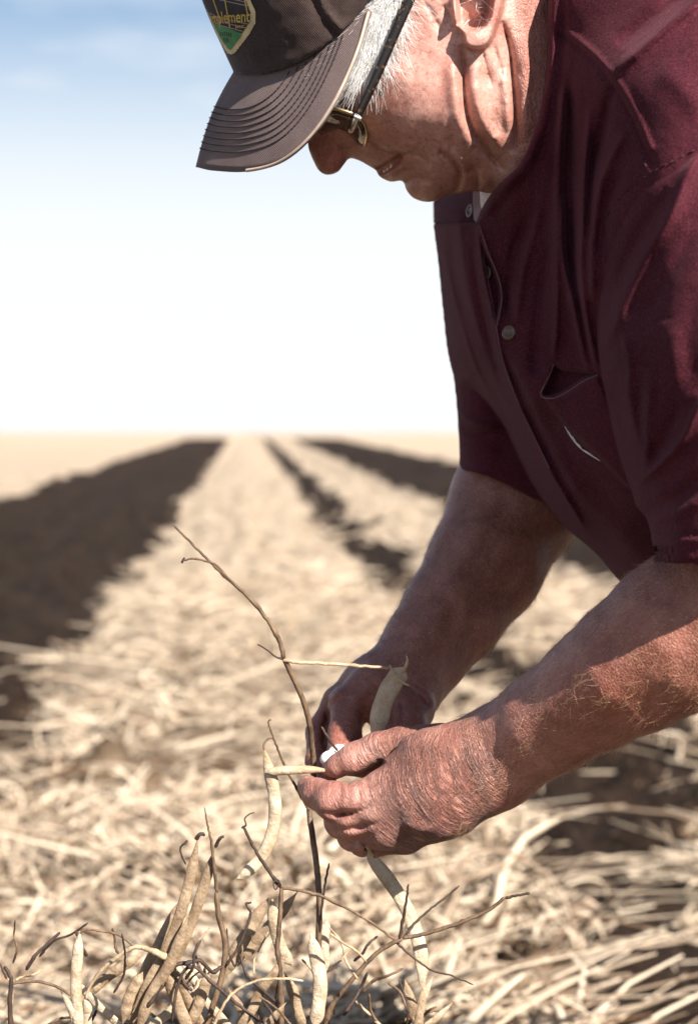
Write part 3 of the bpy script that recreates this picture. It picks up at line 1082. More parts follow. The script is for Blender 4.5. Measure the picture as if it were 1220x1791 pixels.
# ---- shirt
def cloth_material(name, base, light, sheen):
    m, nt, b = node_mat(name)
    g = N(nt)
    co = g.obj()
    big = g.noise(co, 14.0, 5, 0.6)
    heather = g.noise(g.mapping(co, (1, 1, 1)), 900.0, 2, 0.6)
    wx = g.noise(g.mapping(co, (700, 700, 2600)), 1.0, 2, 0.5)
    wy = g.noise(g.mapping(co, (2600, 2600, 700)), 1.0, 2, 0.5)
    c = g.mix(g.rng(big, 0.3, 0.7), base, light)
    c = g.mix(g.rng(heather, 0.45, 0.70, 0, 0.7), c, tuple(min(1, x * 1.9) for x in light))
    c = g.mix(g.rng(wx, 0.5, 0.7, 0, 0.4), c, tuple(x * 0.55 for x in base))
    nt.links.new(c, b.inputs['Base Color'])
    n = g.bump(g.noise(co, 130.0, 4, 0.6), 0.0010, 0.7)
    n = g.bump(g.math('ADD', wx, wy), 0.00035, 0.9, n)
    nt.links.new(n, b.inputs['Normal'])
    b.inputs['Roughness'].default_value = 0.9
    b.inputs['Specular IOR Level'].default_value = 0.15
    b.inputs['Sheen Weight'].default_value = sheen
    b.inputs['Sheen Roughness'].default_value = 0.22
    b.inputs['Sheen Tint'].default_value = (1.0, 0.50, 0.58, 1)
    return m


MAROON = cloth_material('maroon_cotton', (0.038, 0.0062, 0.0112), (0.074, 0.0150, 0.0225), 0.14)
THREAD = plain('maroon_thread', (0.045, 0.012, 0.018), 0.9)
BUTTON = plain('horn_button', (0.11, 0.065, 0.04), 0.3)
LINING_P = plain('faded_lining', (0.30, 0.19, 0.21), 0.9)
LINING = plain('pale_lining', (0.66, 0.60, 0.55), 0.8)

TORSO_OUT = spline([(756, 352), (758, 400), (765, 455), (774, 545), (783, 620), (800, 672), (836, 690), (877, 737), (905, 795), (936, 855), (985, 920), (1039, 966), (1090, 1024),
                    (1150, 1060), (1300, 1085), (1430, 1060), (1480, 800), (1490, 300), (1440, 0), (1300, -130), (1150, -140), (1040, -110), (985, -90), (930, -20), (880, 180),
                    (840, 290), (790, 330)], 4)
TORSO_Y = [  # distance of the cloth in metres
    (765, 400, 1.365), (770, 500, 1.362), (790, 620, 1.350), (850, 480, 1.268), (826, 375, 1.292), (872, 590, 1.258), (890, 660, 1.252), (909, 714, 1.25), (960, 820, 1.247),
    (1025, 938, 1.25), (1090, 1024, 1.27), (936, 855, 1.285), (877, 737, 1.300), (830, 640, 1.325), (800, 480, 1.315), (785, 400, 1.33),
    (1000, 740, 1.205), (1040, 840, 1.205), (1100, 900, 1.20), (960, 620, 1.222), (940, 500, 1.235), (930, 400, 1.240), (960, 300, 1.228),
    (1040, 500, 1.165), (1035, 350, 1.165), (985, 200, 1.210), (985, 60, 1.212), (965, 0, 1.215), (942, 235, 1.222), (914, 300, 1.226), (882, 330, 1.236), (1060, 135, 1.155), (1110, 220, 1.125), (1140, 290, 1.105), (1200, 100, 1.11), (1220, 10, 1.13),
    (1120, 30, 1.155), (1050, 30, 1.185), (1200, 300, 1.09), (1200, 600, 1.13), (1300, 800, 1.14), (1300, 300, 1.08), (1400, 0, 1.13), (1300, -100, 1.16), (1150, -100, 1.18), (1420, 600, 1.10), (1400, 1000, 1.16)]
COLLAR_EDGE = [(962, -200), (958, -60), (957, 0), (955, 100), (946, 180), (930, 240), (908, 288), (893, 304), (866, 330), (846, 360), (834, 388)]
TORSO_FOLDS = [   # millimetres towards the viewer
    ([(985, 150), (981, 205), (975, 300), (973, 384), (973, 554), (967, 632)], 5.0, 7, 'v', 0.1),
    ([(996, 120), (995, 260), (995, 420), (1000, 520)], -6.0, 9),
    ([(1030, 185), (1022, 300), (1018, 400), (1016, 469), (1024, 554), (1046, 655)], 6.0, 7, 'v', 0.12),
    ([(1006, 250), (1003, 400), (1008, 500), (1030, 640)], -5.0, 7),
    ([(981, 341), (984, 447), (1007, 554), (1030, 658)], 4.5, 6, 'v', 0.15),
    ([(1092, 228), (1062, 290), (1044, 341), (1036, 426), (1035, 530)], 5.5, 9, 'v', 0.1),
    ([(1072, 150), (1052, 230), (1035, 300), (1030, 420)], -6.0, 11),
    ([(1085, 300), (1060, 360), (1050, 440)], -3.5, 12),
    ([(950, 330), (935, 400), (915, 470), (905, 540), (903, 570)], 3.5, 8, 'v'),
    ([(925, 380), (900, 440), (885, 520), (892, 560)], -4.0, 12),
    ([(960, 420), (945, 520), (935, 620), (940, 660)], -4.0, 12),
    ([(985, 64), (1030, 100), (1060, 135), (1090, 180), (1110, 220), (1128, 262), (1140, 290)], -1.8, 4, 'v', 0.0),
    ([(994, 58), (1038, 94), (1068, 128), (1098, 174), (1119, 216), (1137, 258)], 1.6, 6, 'g', 0.0),
    ([(1240, -12), (1180, 34), (1126, 81), (1071, 128)], 5.0, 11, 'v'),
    ([(1200, -20), (1140, 30), (1080, 80)], -3.0, 14),
    ([(1150, 120), (1190, 150), (1225, 200)], 1.6, 22),
    # far half of the chest
    ([(764, 395), (780, 470), (800, 545), (830, 640), (868, 715), (900, 790), (936, 850)], 3.5, 5, 'v', 0.1),
    ([(800, 360), (806, 430), (820, 520), (850, 620)], 3.0, 7, 'v'),
    ([(786, 380), (794, 470), (815, 560)], -4.0, 8),
    ([(823, 420), (838, 520), (862, 620), (885, 690)], -3.0, 7),
    ([(777, 560), (800, 640), (835, 690)], -3.0, 7),
    # placket edge and the shade beside it
    ([(832, 385), (839, 430), (846, 480), (858, 530), (866, 575), (874, 620), (887, 659), (909, 714), (935, 768), (960, 820), (990, 872), (1011, 907), (1026, 942)], 3.8, 4.5, 'v', 0.06),
    ([(880, 620), (900, 668), (924, 722), (955, 785), (990, 850), (1030, 915)], -4.5, 9),
    ([(838, 392), (852, 440), (872, 490), (877, 520), (874, 548), (868, 575)], 3.0, 4, 'v', 0.1),
    ([(862, 450), (880, 500), (884, 545)], -3.0, 9),
    ([(893, 640), (915, 650), (930, 652)], 1.2, 5, 'v'),
    ([(866, 640), (880, 655), (925, 660)], -1.2, 4, 'v'),
    ([(940, 700), (980, 770), (1040, 850), (1080, 930)], -6.0, 34),
    ([(1000, 860), (1040, 920), (1080, 990)], -4.0, 20),
    ([(1039, 966), (1070, 1000), (1092, 1022)], 2.0, 6),
]
SLEEVE_OUT = spline([(1030, 470), (1034, 540), (1042, 610), (1048, 650), (1062, 720), (1078, 785), (1098, 840), (1106, 862), (1112, 886), (1128, 905), (1136, 930), (1139, 960), (1141, 1010),
                     (1220, 1030), (1330, 1030), (1410, 1000), (1440, 800), (1430, 500), (1380, 300), (1300, 220), (1200, 240), (1110, 290), (1060, 360), (1040, 410)], 4)
SLEEVE_Y = [(1040, 500, 1.150), (1075, 420, 1.135), (1100, 600, 1.102), (1070, 700, 1.125), (1110, 840, 1.110), (1150, 930, 1.088), (1200, 960, 1.066), (1150, 380, 1.095), (1200, 300, 1.088),
            (1200, 500, 1.065), (1200, 700, 1.06), (1220, 850, 1.06), (1300, 600, 1.05), (1300, 900, 1.052), (1400, 600, 1.08), (1300, 300, 1.08), (1400, 950, 1.08), (1145, 980, 1.085)]
SLEEVE_FOLDS = [
    ([(1225, 250), (1196, 318), (1169, 384), (1126, 452), (1084, 545), (1050, 620)], 7.0, 12, 'v', 0.06),
    ([(1170, 330), (1120, 410), (1075, 500), (1050, 570)], -4.0, 13),
    ([(1230, 380), (1170, 480), (1120, 560)], -3.0, 16),
    ([(1090, 585), (1097, 620), (1100, 650), (1098, 690), (1110, 745), (1129, 812)], 4.0, 8, 'v', 0.1),
    ([(1075, 640), (1080, 710), (1098, 780)], -3.5, 10),
    ([(1140, 640), (1132, 720), (1130, 800), (1120, 838)], 3.5, 8, 'v'),
    ([(1118, 660), (1116, 740), (1122, 800)], -3.0, 8),
    ([(1230, 690), (1192, 769), (1150, 815), (1125, 838), (1107, 860)], 6.0, 8, 'v', 0.06),
    ([(1190, 700), (1160, 770), (1130, 815)], -5.0, 14),
    ([(1107, 862), (1113, 888), (1135, 908), (1157, 916)], 4.5, 7, 'v', 0.1),
    ([(1230, 868), (1190, 896), (1150, 915)], 3.0, 9),
    ([(1120, 868), (1150, 880), (1190, 865), (1230, 830)], -4.0, 13),
    ([(1132, 930), (1180, 934), (1225, 936), (1300, 938)], -1.5, 3, 'v', 0.0),
    ([(1132, 940), (1180, 944), (1225, 946), (1300, 948)], 1.0, 5, 'g', 0.0),
    ([(1230, 250), (1180, 268), (1140, 290), (1100, 322), (1075, 345), (1052, 378), (1042, 410)], -2.6, 4, 'v', 0.0),
    ([(1230, 240), (1180, 258), (1138, 278), (1095, 312), (1066, 338), (1045, 370)], 1.8, 6, 'g', 0.0),
    ([(1165, 560), (1175, 620), (1172, 690)], 2.0, 18),
    ([(1215, 500), (1205, 600), (1215, 690)], -2.0, 20),
]
FAR_SLEEVE_OUT = spline([(780, 560), (790, 640), (797, 700), (801, 760), (803, 800), (804, 850), (850, 880), (920, 900), (985, 900), (1020, 800), (990, 650), (900, 560), (830, 520)], 4)
FAR_SLEEVE_Y = [(806, 820, 1.405), (850, 800, 1.405), (900, 850, 1.40), (850, 680, 1.40), (950, 800, 1.40), (800, 600, 1.41), (950, 650, 1.41)]
FAR_SLEEVE_FOLDS = [
    ([(797, 715), (822, 735), (850, 745), (880, 742)], 3.0, 6, 'v'),
    ([(800, 740), (825, 758), (860, 762)], -3.0, 8),
    ([(800, 770), (830, 778), (880, 786)], -1.2, 4, 'v', 0.0),
]


def layer(U, V, Y, out, ctrl, folds, T, R, fold_noise=0.6, extra=None, fold_gain=1.85):
    d = poly_signed(U, V, out)
    yf = rbf(ctrl, U, V, 0.0008) * 1000.0
    disp = fold_gain * strokes(U, V, folds) + fold_noise * fbm(U / 60, V / 90, 21, 4)
    if extra is not None:
        ex, back = extra(U, V)
        disp = disp + ex
        yf = yf + back
    disp = disp * np.clip(d / 10.0, 0, 1)
    q = 1 - (1 - np.minimum(d / R, 1)) ** 2
    Q = T * T * np.where(d < 0, 2 * d / R, q)
    ym = yf + T
    t = np.sqrt(np.maximum(Q, 0)) + disp
    Q = np.where(d > 0, np.maximum(t, 0.5) ** 2, Q)
    z = (Y[None, None, :] - ym[:, :, None]).astype(np.float32)
    Q = Q[:, :, None].astype(np.float32)
    return (z * z - Q) / (np.abs(z) + np.sqrt(np.maximum(Q, 0)) + 6.0)


def torso_extra(U, V):
    d, t, side = poly_dist(U, V, spline(COLLAR_EDGE, 5))
    sg = np.where(side > 0, 1, -1) * d                     # positive: neck side of the collar edge
    sg = np.where(V > 392, -d, sg)
    back = 62.0 * sstep(-2.5, 4.5, sg)
    out = np.zeros(U.shape)
    inner = np.exp(-((sg + 9) / 7.0) ** 2) * 3.0 - np.exp(-((sg + 26) / 9.0) ** 2) * 4.0
    out += inner * (V < 380)
    # slit between the placket edges, with the chest in shade inside it
    gap = spline([(836, 396), (846, 436), (864, 468), (874, 505), (873, 538), (866, 560), (857, 528), (849, 490), (841, 440)], 4)
    out -= 9.0 * sstep(-1, 4, poly_signed(U, V, gap))
    # mouth of the pocket
    pk = spline([(967, 636), (958, 660), (946, 690), (966, 694), (990, 684), (1020, 664), (1046, 654), (1012, 648), (985, 645)], 4)
    out -= 13.0 * sstep(-1, 5, poly_signed(U, V, pk))
    # pocket bag stands off the chest
    bag = np.array([(946, 691), (968, 696), (992, 686), (1022, 666), (1046, 655), (1080, 740), (1112, 862), (1092, 850), (1050, 806), (988, 748)], float)
    out += 5.0 * sstep(-1, 6, poly_signed(U, V, bag))
    return out, back


SH = 2.5
su = np.arange(738, 1500, SH)
sv = np.arange(-150, 1110, SH)
sy = np.arange(1030, 1560, 3.0)
SU, SV = np.meshgrid(su, sv, indexing='ij')
f1 = layer(SU, SV, sy, TORSO_OUT, TORSO_Y, TORSO_FOLDS, 105.0, 62.0, 0.7, torso_extra)
f2 = layer(SU, SV, sy, SLEEVE_OUT, SLEEVE_Y, SLEEVE_FOLDS, 66.0, 55.0, 0.7, None, 1.1)
hem = (SV - (984 + 0.05 * (SU - 1141)))[:, :, None] * 0.30
inn = f2 + 4.0
f2 = np.maximum(np.maximum(f2, hem), -np.maximum(inn, -(hem + 9.0)))
f3 = layer(SU, SV, sy, FAR_SLEEVE_OUT, FAR_SLEEVE_Y, FAR_SLEEVE_FOLDS, 62.0, 60.0, 0.6)
hem3 = (SV - (822 + 0.40 * (SU - 806) * np.clip((SU - 806) / 120, 0, 1) ** 0.5))[:, :, None] * 0.30
f3 = np.maximum(f3, hem3)
k = 2.0
fs = np.minimum(np.minimum(f1, f2), f3).astype(np.float32)
hit = np.argmax(np.minimum(f1, f2) < 0, axis=2)
SHIRT_Y = Grid2(su[0], sv[0], SH, sy[np.maximum(hit, 1)] * MM - 0.0012)
del f1, f2, f3, inn
W, sq = nets(fs, (su[0], sv[0], sy[0]), (SH, SH, 3.0))
del fs
W = smooth_mesh(W, sq, 1, 0.6)
W[:, 2] *= MM
shirt = mesh_obj('shirt', Pn(W), sq, MAROON, person)
# ---- details of the shirt: buttons, lining, seams
def shirt_y(u, v):
    """distance of the cloth nearest the viewer at a pixel"""
    return float(SHIRT_Y(u, v))


def stitch_row(name, pts, parent, mat, yfun, dash=7.0, gap=3.5, r=0.00045, lift=0.0004):
    sp = spline(pts, 10)
    seg = np.r_[0, np.cumsum(np.linalg.norm(np.diff(sp, axis=0), axis=1))]
    paths = []
    s = 0.0
    while s < seg[-1] - dash:
        q = []
        for k in (0.0, 0.5, 1.0):
            x = s + dash * k
            u, v = np.interp(x, seg, sp[:, 0]), np.interp(x, seg, sp[:, 1])
            q.append(P(u, v, yfun(u, v) - (lift if k == 0.5 else -0.0002)))
        paths.append(q)
        s += dash + gap
    V, Q = tubes(np.array(paths), r, r, 4, ref=(0, 1, 0.2))
    return mesh_obj(name, V, Q, mat, parent)


stitch_row('seam_stitching', [(990, 76), (1052, 142), (1101, 228), (1131, 296)], shirt, THREAD, shirt_y)
stitch_row('seam_stitching', [(1215, 262), (1142, 300), (1086, 342), (1052, 392)], shirt, THREAD, shirt_y)
stitch_row('hem_stitching', [(1142, 932), (1180, 936), (1218, 938)], shirt, THREAD, shirt_y)


def disc(name, c, nrm, r, th, mat, parent, holes=True):
    nrm = Vector(nrm).normalized()
    q = nrm.to_track_quat('Z', 'Y')
    prof = [(0.0, th * 0.55), (r * 0.55, th * 0.5), (r * 0.68, th), (r * 0.9, th), (r, th * 0.5), (r * 0.92, -th * 0.3), (0, -th * 0.3)]
    V, Fc, n = [], [], 20
    for rr, z in prof:
        for k in range(n):
            a = 2 * math.pi * k / n
            V.append(Vector(c) + q @ Vector((rr * math.cos(a), rr * math.sin(a), z)))
    for i in range(len(prof) - 1):
        for k in range(n):
            Fc.append((i * n + k, i * n + (k + 1) % n, (i + 1) * n + (k + 1) % n, (i + 1) * n + k))
    o = mesh_obj(name, np.array(V), np.array(Fc)[:, ::-1], mat, parent)
    return o


for (u, v, nx, r) in ((823, 369, (-0.9, -0.42, 0.1), 0.0046), (852, 479, (-0.88, -0.45, 0.1), 0.0046), (890, 582, (-0.45, -0.85, 0.2), 0.0044)):
    disc('button', P(u, v, shirt_y(u, v) - 0.0012), nx, r, 0.0014, BUTTON, shirt)
sl = spline([(987, 746), (1000, 765), (1018, 785), (1048, 806)], 6)
lp = np.array([[P(u, v, shirt_y(u, v) - 0.0008) for u, v in sl]])
V, Q = tubes(lp, 0.0009 * np.sin(np.linspace(0.25, 2.9, len(sl)))[None], np.full((1, len(sl)), 0.0003), 6, ref=(0, 1, 0))
mesh_obj('pocket_lining', V, Q, LINING, shirt)

# thin paler cord along the edges of the placket and the pocket mouth
EDGE = plain('paler_edge', (0.135, 0.050, 0.062), 0.9)
for nm, ep, er in (('placket_edge', [(836, 394), (843, 436), (850, 480), (860, 528), (868, 575), (876, 620), (888, 659), (909, 713), (935, 767), (960, 819)], 0.00055),
                   ('placket_edge', [(838, 393), (852, 438), (870, 482), (877, 515), (874, 545), (867, 575)], 0.00050),
                   ('pocket_edge', [(968, 636), (957, 662), (945, 691), (966, 697), (990, 687), (1020, 667), (1045, 656)], 0.00060)):
    es = spline(ep, 5)
    ew = np.array([[P(u, v, shirt_y(u, v) - 0.0003) for u, v in es]])
    ew[0, 1:-1] = (ew[0, :-2] + 2 * ew[0, 1:-1] + ew[0, 2:]) / 4
    V, Q = tubes(ew, np.full((1, len(es)), er), None, 6, ref=(0.05, 1, 0.02))
    mesh_obj(nm, V, Q, EDGE, shirt)

# pale inside of the far collar, seen under the chin
cl = np.array([P(u, v, y) for u, v, y in ((826, 318, 1.345), (838, 318, 1.33), (868, 322, 1.315), (886, 330, 1.30), (826, 352, 1.342), (838, 356, 1.325), (856, 364, 1.305), (872, 372, 1.29),
                                          (828, 385, 1.335), (838, 392, 1.315), (848, 402, 1.295), (862, 410, 1.285))])
mesh_obj('collar_lining', cl, np.array([(r * 4 + k, r * 4 + k + 1, r * 4 + k + 5, r * 4 + k + 4) for r in range(2) for k in range(3)]), LINING_P, shirt)

# ---- trousers (he kneels; below and beside the picture)
DENIM = cloth_material('dark_denim', (0.020, 0.026, 0.042), (0.040, 0.050, 0.075), 0.1)


def trousers_f(p):
    hip = np.array([0.62, 1.32, 1.06])
    d = cone(p, hip + np.array([-0.06, 0, 0.0]), hip + np.array([0.05, 0, -0.02]), 0.15, 0.165)
    for s, kx in ((-1, 0.60), (1, 0.66)):
        a = hip + np.array([0.03, s * 0.09, -0.05])
        kn = np.array([kx - 0.02, 1.32 + s * 0.13, 0.55])
        ft = np.array([kx + 0.08, 1.32 + s * 0.15, 0.04])
        d = smin(d, cone(p, a, kn, 0.105, 0.075), 0.04)
        d = smin(d, cone(p, kn, ft, 0.072, 0.06), 0.03)
    return d - 0.004 * fbm(p[:, 0] * 40, p[:, 2] * 40, 3, 3)


tvv, tqq = sdf_mesh(trousers_f, (0.36, 1.0, -0.04), (0.90, 1.65, 1.28), 0.012)
mesh_obj('trousers', tvv, tqq, DENIM, person)
tvv, tqq = sdf_mesh(lambda p: cone(p, (0.30, 1.30, 1.05), (0.57, 1.32, 1.09), 0.135, 0.172) - 0.004 * fbm(p[:, 0] * 25, p[:, 2] * 25, 6, 3), (0.12, 1.08, 0.87), (0.78, 1.55, 1.30), 0.010)
mesh_obj('shirt_back', tvv, tqq, MAROON, shirt)

# ---- hair: white sideburn and nape
HAIR = plain('white_hair', (0.95, 0.92, 0.88), 0.35)


def head_y(u, v):
    q = head_field(np.atleast_1d(np.asarray(u, float)), np.atleast_1d(np.asarray(v, float)))
    return YM - np.sqrt(np.maximum(q, 1)) * MM


def strands(name, n, poly, dirf, ln, lift, rad, mat, parent, npt=6):
    poly = np.asarray(poly, float)
    lo, hi = poly.min(0), poly.max(0)
    r = RNG.uniform(lo, hi, (n * 3, 2))
    r = r[poly_signed(r[:, 0], r[:, 1], poly) > 0][:n]
    n = len(r)
    d = dirf(r)
    d = d + RNG.normal(0, 0.28, d.shape)
    L = RNG.uniform(ln[0], ln[1], n)
    bend = RNG.normal(0, 0.45, (n, 2))
    t = np.linspace(0, 1, npt)
    uv = r[:, None] + (d[:, None] * t[None, :, None] + bend[:, None] * (t * t)[None, :, None]) * L[:, None, None]
    y = head_y(uv[..., 0].ravel(), uv[..., 1].ravel()).reshape(n, npt)
    y = np.minimum(y, y[:, :1] + 0.004)
    h = RNG.uniform(lift[0], lift[1], (n, 1)) * np.sin(np.clip(t, 0, 1) * 2.2)[None]
    y = y - h
    p = Pn(np.stack([uv[..., 0].ravel(), uv[..., 1].ravel(), y.ravel()], 1)).reshape(n, npt, 3)
    V, Q = tubes(p, rad * (1 - 0.75 * t)[None] * RNG.uniform(0.7, 1.3, (n, 1)), None, 3)
    return mesh_obj(name, V, Q, mat, parent)


strands('sideburn_hair', 6500, [(664, -30), (712, -40), (706, 0), (690, 42), (668, 92), (650, 104), (634, 100), (646, 40)],
        lambda r: np.stack([-0.42 - 0.15 * (r[:, 0] < 660), np.full(len(r), 0.9)], 1), (24, 62), (0.0010, 0.0060), 0.00019, HAIR, person)
strands('ear_hair', 26, [(822, -10), (850, -10), (852, 40), (822, 44)], lambda r: np.stack([RNG.normal(-0.2, 0.6, len(r)), RNG.normal(0.3, 0.6, len(r))], 1),
        (10, 24), (0.002, 0.006), 0.00018, HAIR, person, 5)

# arm hair: fine golden hairs rooted in the skin
AHAIR = plain('golden_hair', (0.55, 0.33, 0.19), 0.35)


def arm_hairs(name, V, Q, sel, n, along, ln, rad, seed):
    rg = np.random.default_rng(seed)
    a, b, c = V[Q[:, 0]], V[Q[:, 1]], V[Q[:, 2]]
    nrm = np.cross(b - a, c - a)
    nrm /= np.linalg.norm(nrm, axis=1, keepdims=True) + 1e-15
    ctr = V[Q].mean(1)
    ok = np.nonzero(sel(ctr, nrm))[0]
    pick = rg.choice(ok, n)
    p0, nn = ctr[pick], nrm[pick]
    al = np.asarray(along) / np.linalg.norm(along)
    d = al[None] + rg.normal(0, 0.45, (n, 3))
    d -= nn * (d * nn).sum(1, keepdims=True)
    d /= np.linalg.norm(d, axis=1, keepdims=True)
    L = rg.uniform(ln[0], ln[1], n)[:, None, None]
    t = np.linspace(0, 1, 5)[None, :, None]
    pts = p0[:, None] + L * (d[:, None] * t + nn[:, None] * (0.45 * t - 0.25 * t * t) + rg.normal(0, 0.14, (n, 1, 3)) * t * t)
    Vh, Qh = tubes(pts, rad * (1 - 0.8 * np.linspace(0, 1, 5))[None], None, 3)
    return mesh_obj(name, Vh, Qh, AHAIR, person)


def sel_near(c, nr):
    u, v = unproject(c)
    return (u > 800) & (u < 1260) & (v > 960) & (nr[:, 1] < 0.35) & (vnoise(u / 40, v / 40, 4) + 0.9 * sstep(790, 980, u) > 0.25)


arm_hairs('forearm_hair', nv, nq, sel_near, 1700, P(760, 1400, 1.21) - P(1180, 1090, 1.135), (0.003, 0.009), 0.00008, 3)
arm_hairs('forearm_hair', fv, fq, lambda c, nr: (unproject(c)[1] > 850) & (unproject(c)[1] < 1150) & (nr[:, 1] < 0.4), 1500, P(702, 1194, 1.36) - P(900, 881, 1.455), (0.004, 0.009), 0.00010, 4)

# ---- teeth behind the parted lips, eyes behind the glasses
TOOTH = plain('tooth', (0.78, 0.72, 0.62), 0.25)
EYE = plain('eye', (0.72, 0.68, 0.64), 0.15)


def ball(name, c, r, mat, parent, axes=((1, 0, 0), (0, 1, 0), (0, 0, 1)), n=14):
    V, Fc = [], []
    A = np.asarray(axes, float)
    for i in range(n // 2 + 1):
        th = math.pi * i / (n // 2)
        for k in range(n):
            ph = 2 * math.pi * k / n
            q = np.array([math.sin(th) * math.cos(ph) * r[0], math.sin(th) * math.sin(ph) * r[1], math.cos(th) * r[2]])
            V.append(np.asarray(c) + q @ A)
    for i in range(n // 2):
        for k in range(n):
            Fc.append((i * n + k, (i + 1) * n + k, (i + 1) * n + (k + 1) % n, i * n + (k + 1) % n))
    return mesh_obj(name, np.array(V), np.array(Fc), mat, parent)


for k, (u, v) in enumerate(((672, 298), (678, 296), (684, 292))):
    ball('tooth', P(u, v, float(head_y(u, v)[0]) + 0.0012), (0.0012, 0.0020, 0.0030), TOOTH, person, n=10)
for s in (-1, 1):
    ball('eye', P(585, 196, YM) + np.array([0, s * 0.033, 0]), (0.0118, 0.0118, 0.0118), EYE, person)

# ================================================================== CAP
cap = empty('baseball_cap', P(560, 110, YM))
tag(cap, 'faded brown baseball cap with a shield patch, worn on the man\'s head', 'cap')


def twill(name, base, light, scale=1.0):
    m, nt, b = node_mat(name)
    g = N(nt)
    co = g.obj()
    big = g.noise(co, 38.0, 5, 0.65)
    w = g.node('ShaderNodeTexWave')
    w.inputs['Scale'].default_value = 330.0
    w.inputs['Distortion'].default_value = 2.0
    g.put(w.inputs['Vector'], g.mapping(co, (1, 1, 1), (0, 0.7, 0)))
    fz = g.noise(co, 1300.0, 2)
    c = g.mix(g.rng(big, 0.32, 0.70), base, light)
    c = g.mix(g.rng(fz, 0.45, 0.8, 0, 0.5), c, tuple(min(1, x * 1.7) for x in light))
    nt.links.new(c, b.inputs['Base Color'])
    n = g.bump(w.outputs['Fac'], 0.0003, 0.6)
    n = g.bump(g.noise(co, 240.0, 3), 0.0006, 0.5, n)
    nt.links.new(n, b.inputs['Normal'])
    b.inputs['Roughness'].default_value = 0.88
    b.inputs['Specular IOR Level'].default_value = 0.2
    b.inputs['Sheen Weight'].default_value = 0.25
    b.inputs['Sheen Roughness'].default_value = 0.4
    return m


CROWN_M = twill('brown_twill', (0.025, 0.0150, 0.0132), (0.054, 0.034, 0.029))
VISOR_M = twill('faded_brown_twill', (0.105, 0.073, 0.069), (0.155, 0.112, 0.104))
STITCH_M = plain('dark_stitch', (0.022, 0.016, 0.018), 0.8)
PIPING_M = plain('tan_piping', (0.46, 0.34, 0.27), 0.8)

CROWN_ROUND = spline([(353, 0), (368, 38), (385, 75), (400, 108), (410, 131), (440, 210), (500, 290), (640, 330), (820, 290), (980, 120), (1030, -60), (1010, -190), (950, -300), (820, -390),
                      (640, -415), (470, -345), (375, -235), (338, -125), (340, -55)], 4)
CROWN_CUT = spline([(300, 140), (405, 130), (440, 134), (470, 131), (500, 122), (530, 110), (565, 90), (600, 62), (622, 44), (642, 22), (655, 8), (690, -8), (760, -42), (860, -82), (960, -120), (1100, -160)], 4)
CROWN_T = [(430, 110, 58), (470, 60, 66), (520, 90, 70), (560, 60, 74), (600, 40, 77), (640, 10, 79), (520, -50, 77), (420, -60, 66), (650, -100, 84), (800, -150, 86), (900, -200, 82), (650, -300, 80), (480, -250, 74), (980, -150, 76)]


def crown_T(U, V):
    d = poly_signed(U, V, CROWN_ROUND)
    T = rbf(CROWN_T, U, V, 0.001)
    R = 165.0
    q = 1 - (1 - np.minimum(d / R, 1)) ** 2
    Q0 = T * T * np.where(d < 0, 2 * d / R, q)
    disp = strokes(U, V, [([(545, -60), (560, 0), (578, 30), (601, 55)], 2.6, 7, 'v', 0.0), ([(535, -60), (548, 0), (566, 36), (590, 66)], -1.2, 6, 'g', 0.0),
                          ([(406, 118), (440, 123), (470, 121), (500, 112), (530, 100), (565, 80), (600, 53), (640, 14)], -0.9, 3, 'v', 0.0),
                          ([(500, 60), (540, 40), (580, 10)], 1.2, 20), ([(440, 90), (480, 95), (530, 85)], -0.8, 14)])
    disp += 0.8 * fbm(U / 40, V / 40, 77, 3)
    t = np.sqrt(np.maximum(Q0, 0)) + disp * np.clip(d / 10, 0, 1)
    return np.where(d > 0, np.maximum(t, 0.3) ** 2, Q0)


def crown_field(U, V):
    Q = crown_T(U, V)
    dc, _, side = poly_dist(U, V, CROWN_CUT)
    sg = np.where(side < 0, dc, -dc)
    return np.minimum(Q, sg * 700.0)


_gu, _gv = np.meshgrid(np.arange(320, 660, 2.0), np.arange(-70, 150, 2.0), indexing='ij')
CROWN_Q = Grid2(320, -70, 2.0, crown_T(_gu, _gv))
cv, cq, _, _ = relief_mesh(crown_field, 320, 1050, -425, 150, 3.0, 96, 1.5, YM, 1)
crown = mesh_obj('crown', cv, cq, CROWN_M, cap)


def crown_y(u, v):
    q = float(CROWN_Q(u, v))
    return YM - math.sqrt(max(q, 0.0)) * MM


VS = np.array([(409, 124, 0), (450, 127, -0.033), (520, 107, -0.057), (590, 61, -0.0715), (642, 12, -0.076)], float)
VE = np.array([(342, 292, 0), (368, 297, -0.018), (425, 299, -0.043), (486, 284, -0.063), (538, 243, -0.075), (584, 178, -0.081), (622, 95, -0.082), (645, 18, -0.079)], float)
vs_c, ve_c = spline(VS, 16), spline(VE, 16)


def on(c, s):
    x = s * (len(c) - 1)
    i = int(min(x, len(c) - 2))
    return c[i] * (1 - (x - i)) + c[i + 1] * (x - i)


def far_side(m):
    """the same point on the far half of the head (the head is rolled a few degrees towards the viewer)"""
    m = np.asarray(m)
    u, v = unproject(m)
    y = 2 * YM - m[..., 1]
    dv = (y - YM) * 45.0
    return np.stack([(u - 610.0) / F * y, y, H - (v - dv - 755.0) / F * y], -1)


def visor_pt(s, t, lift=0.0):
    a, b = on(vs_c, abs(s)), on(ve_c, abs(s))
    A, B = P(a[0], a[1], YM + a[2]), P(b[0], b[1], YM + b[2])
    m = A * (1 - t) + B * t
    m = m + np.array([-0.55, -0.35, 0.75]) * (lift + 0.0035 * math.sin(math.pi * t) * (1 - abs(s)))
    if s < 0:
        return far_side(m)
    return m


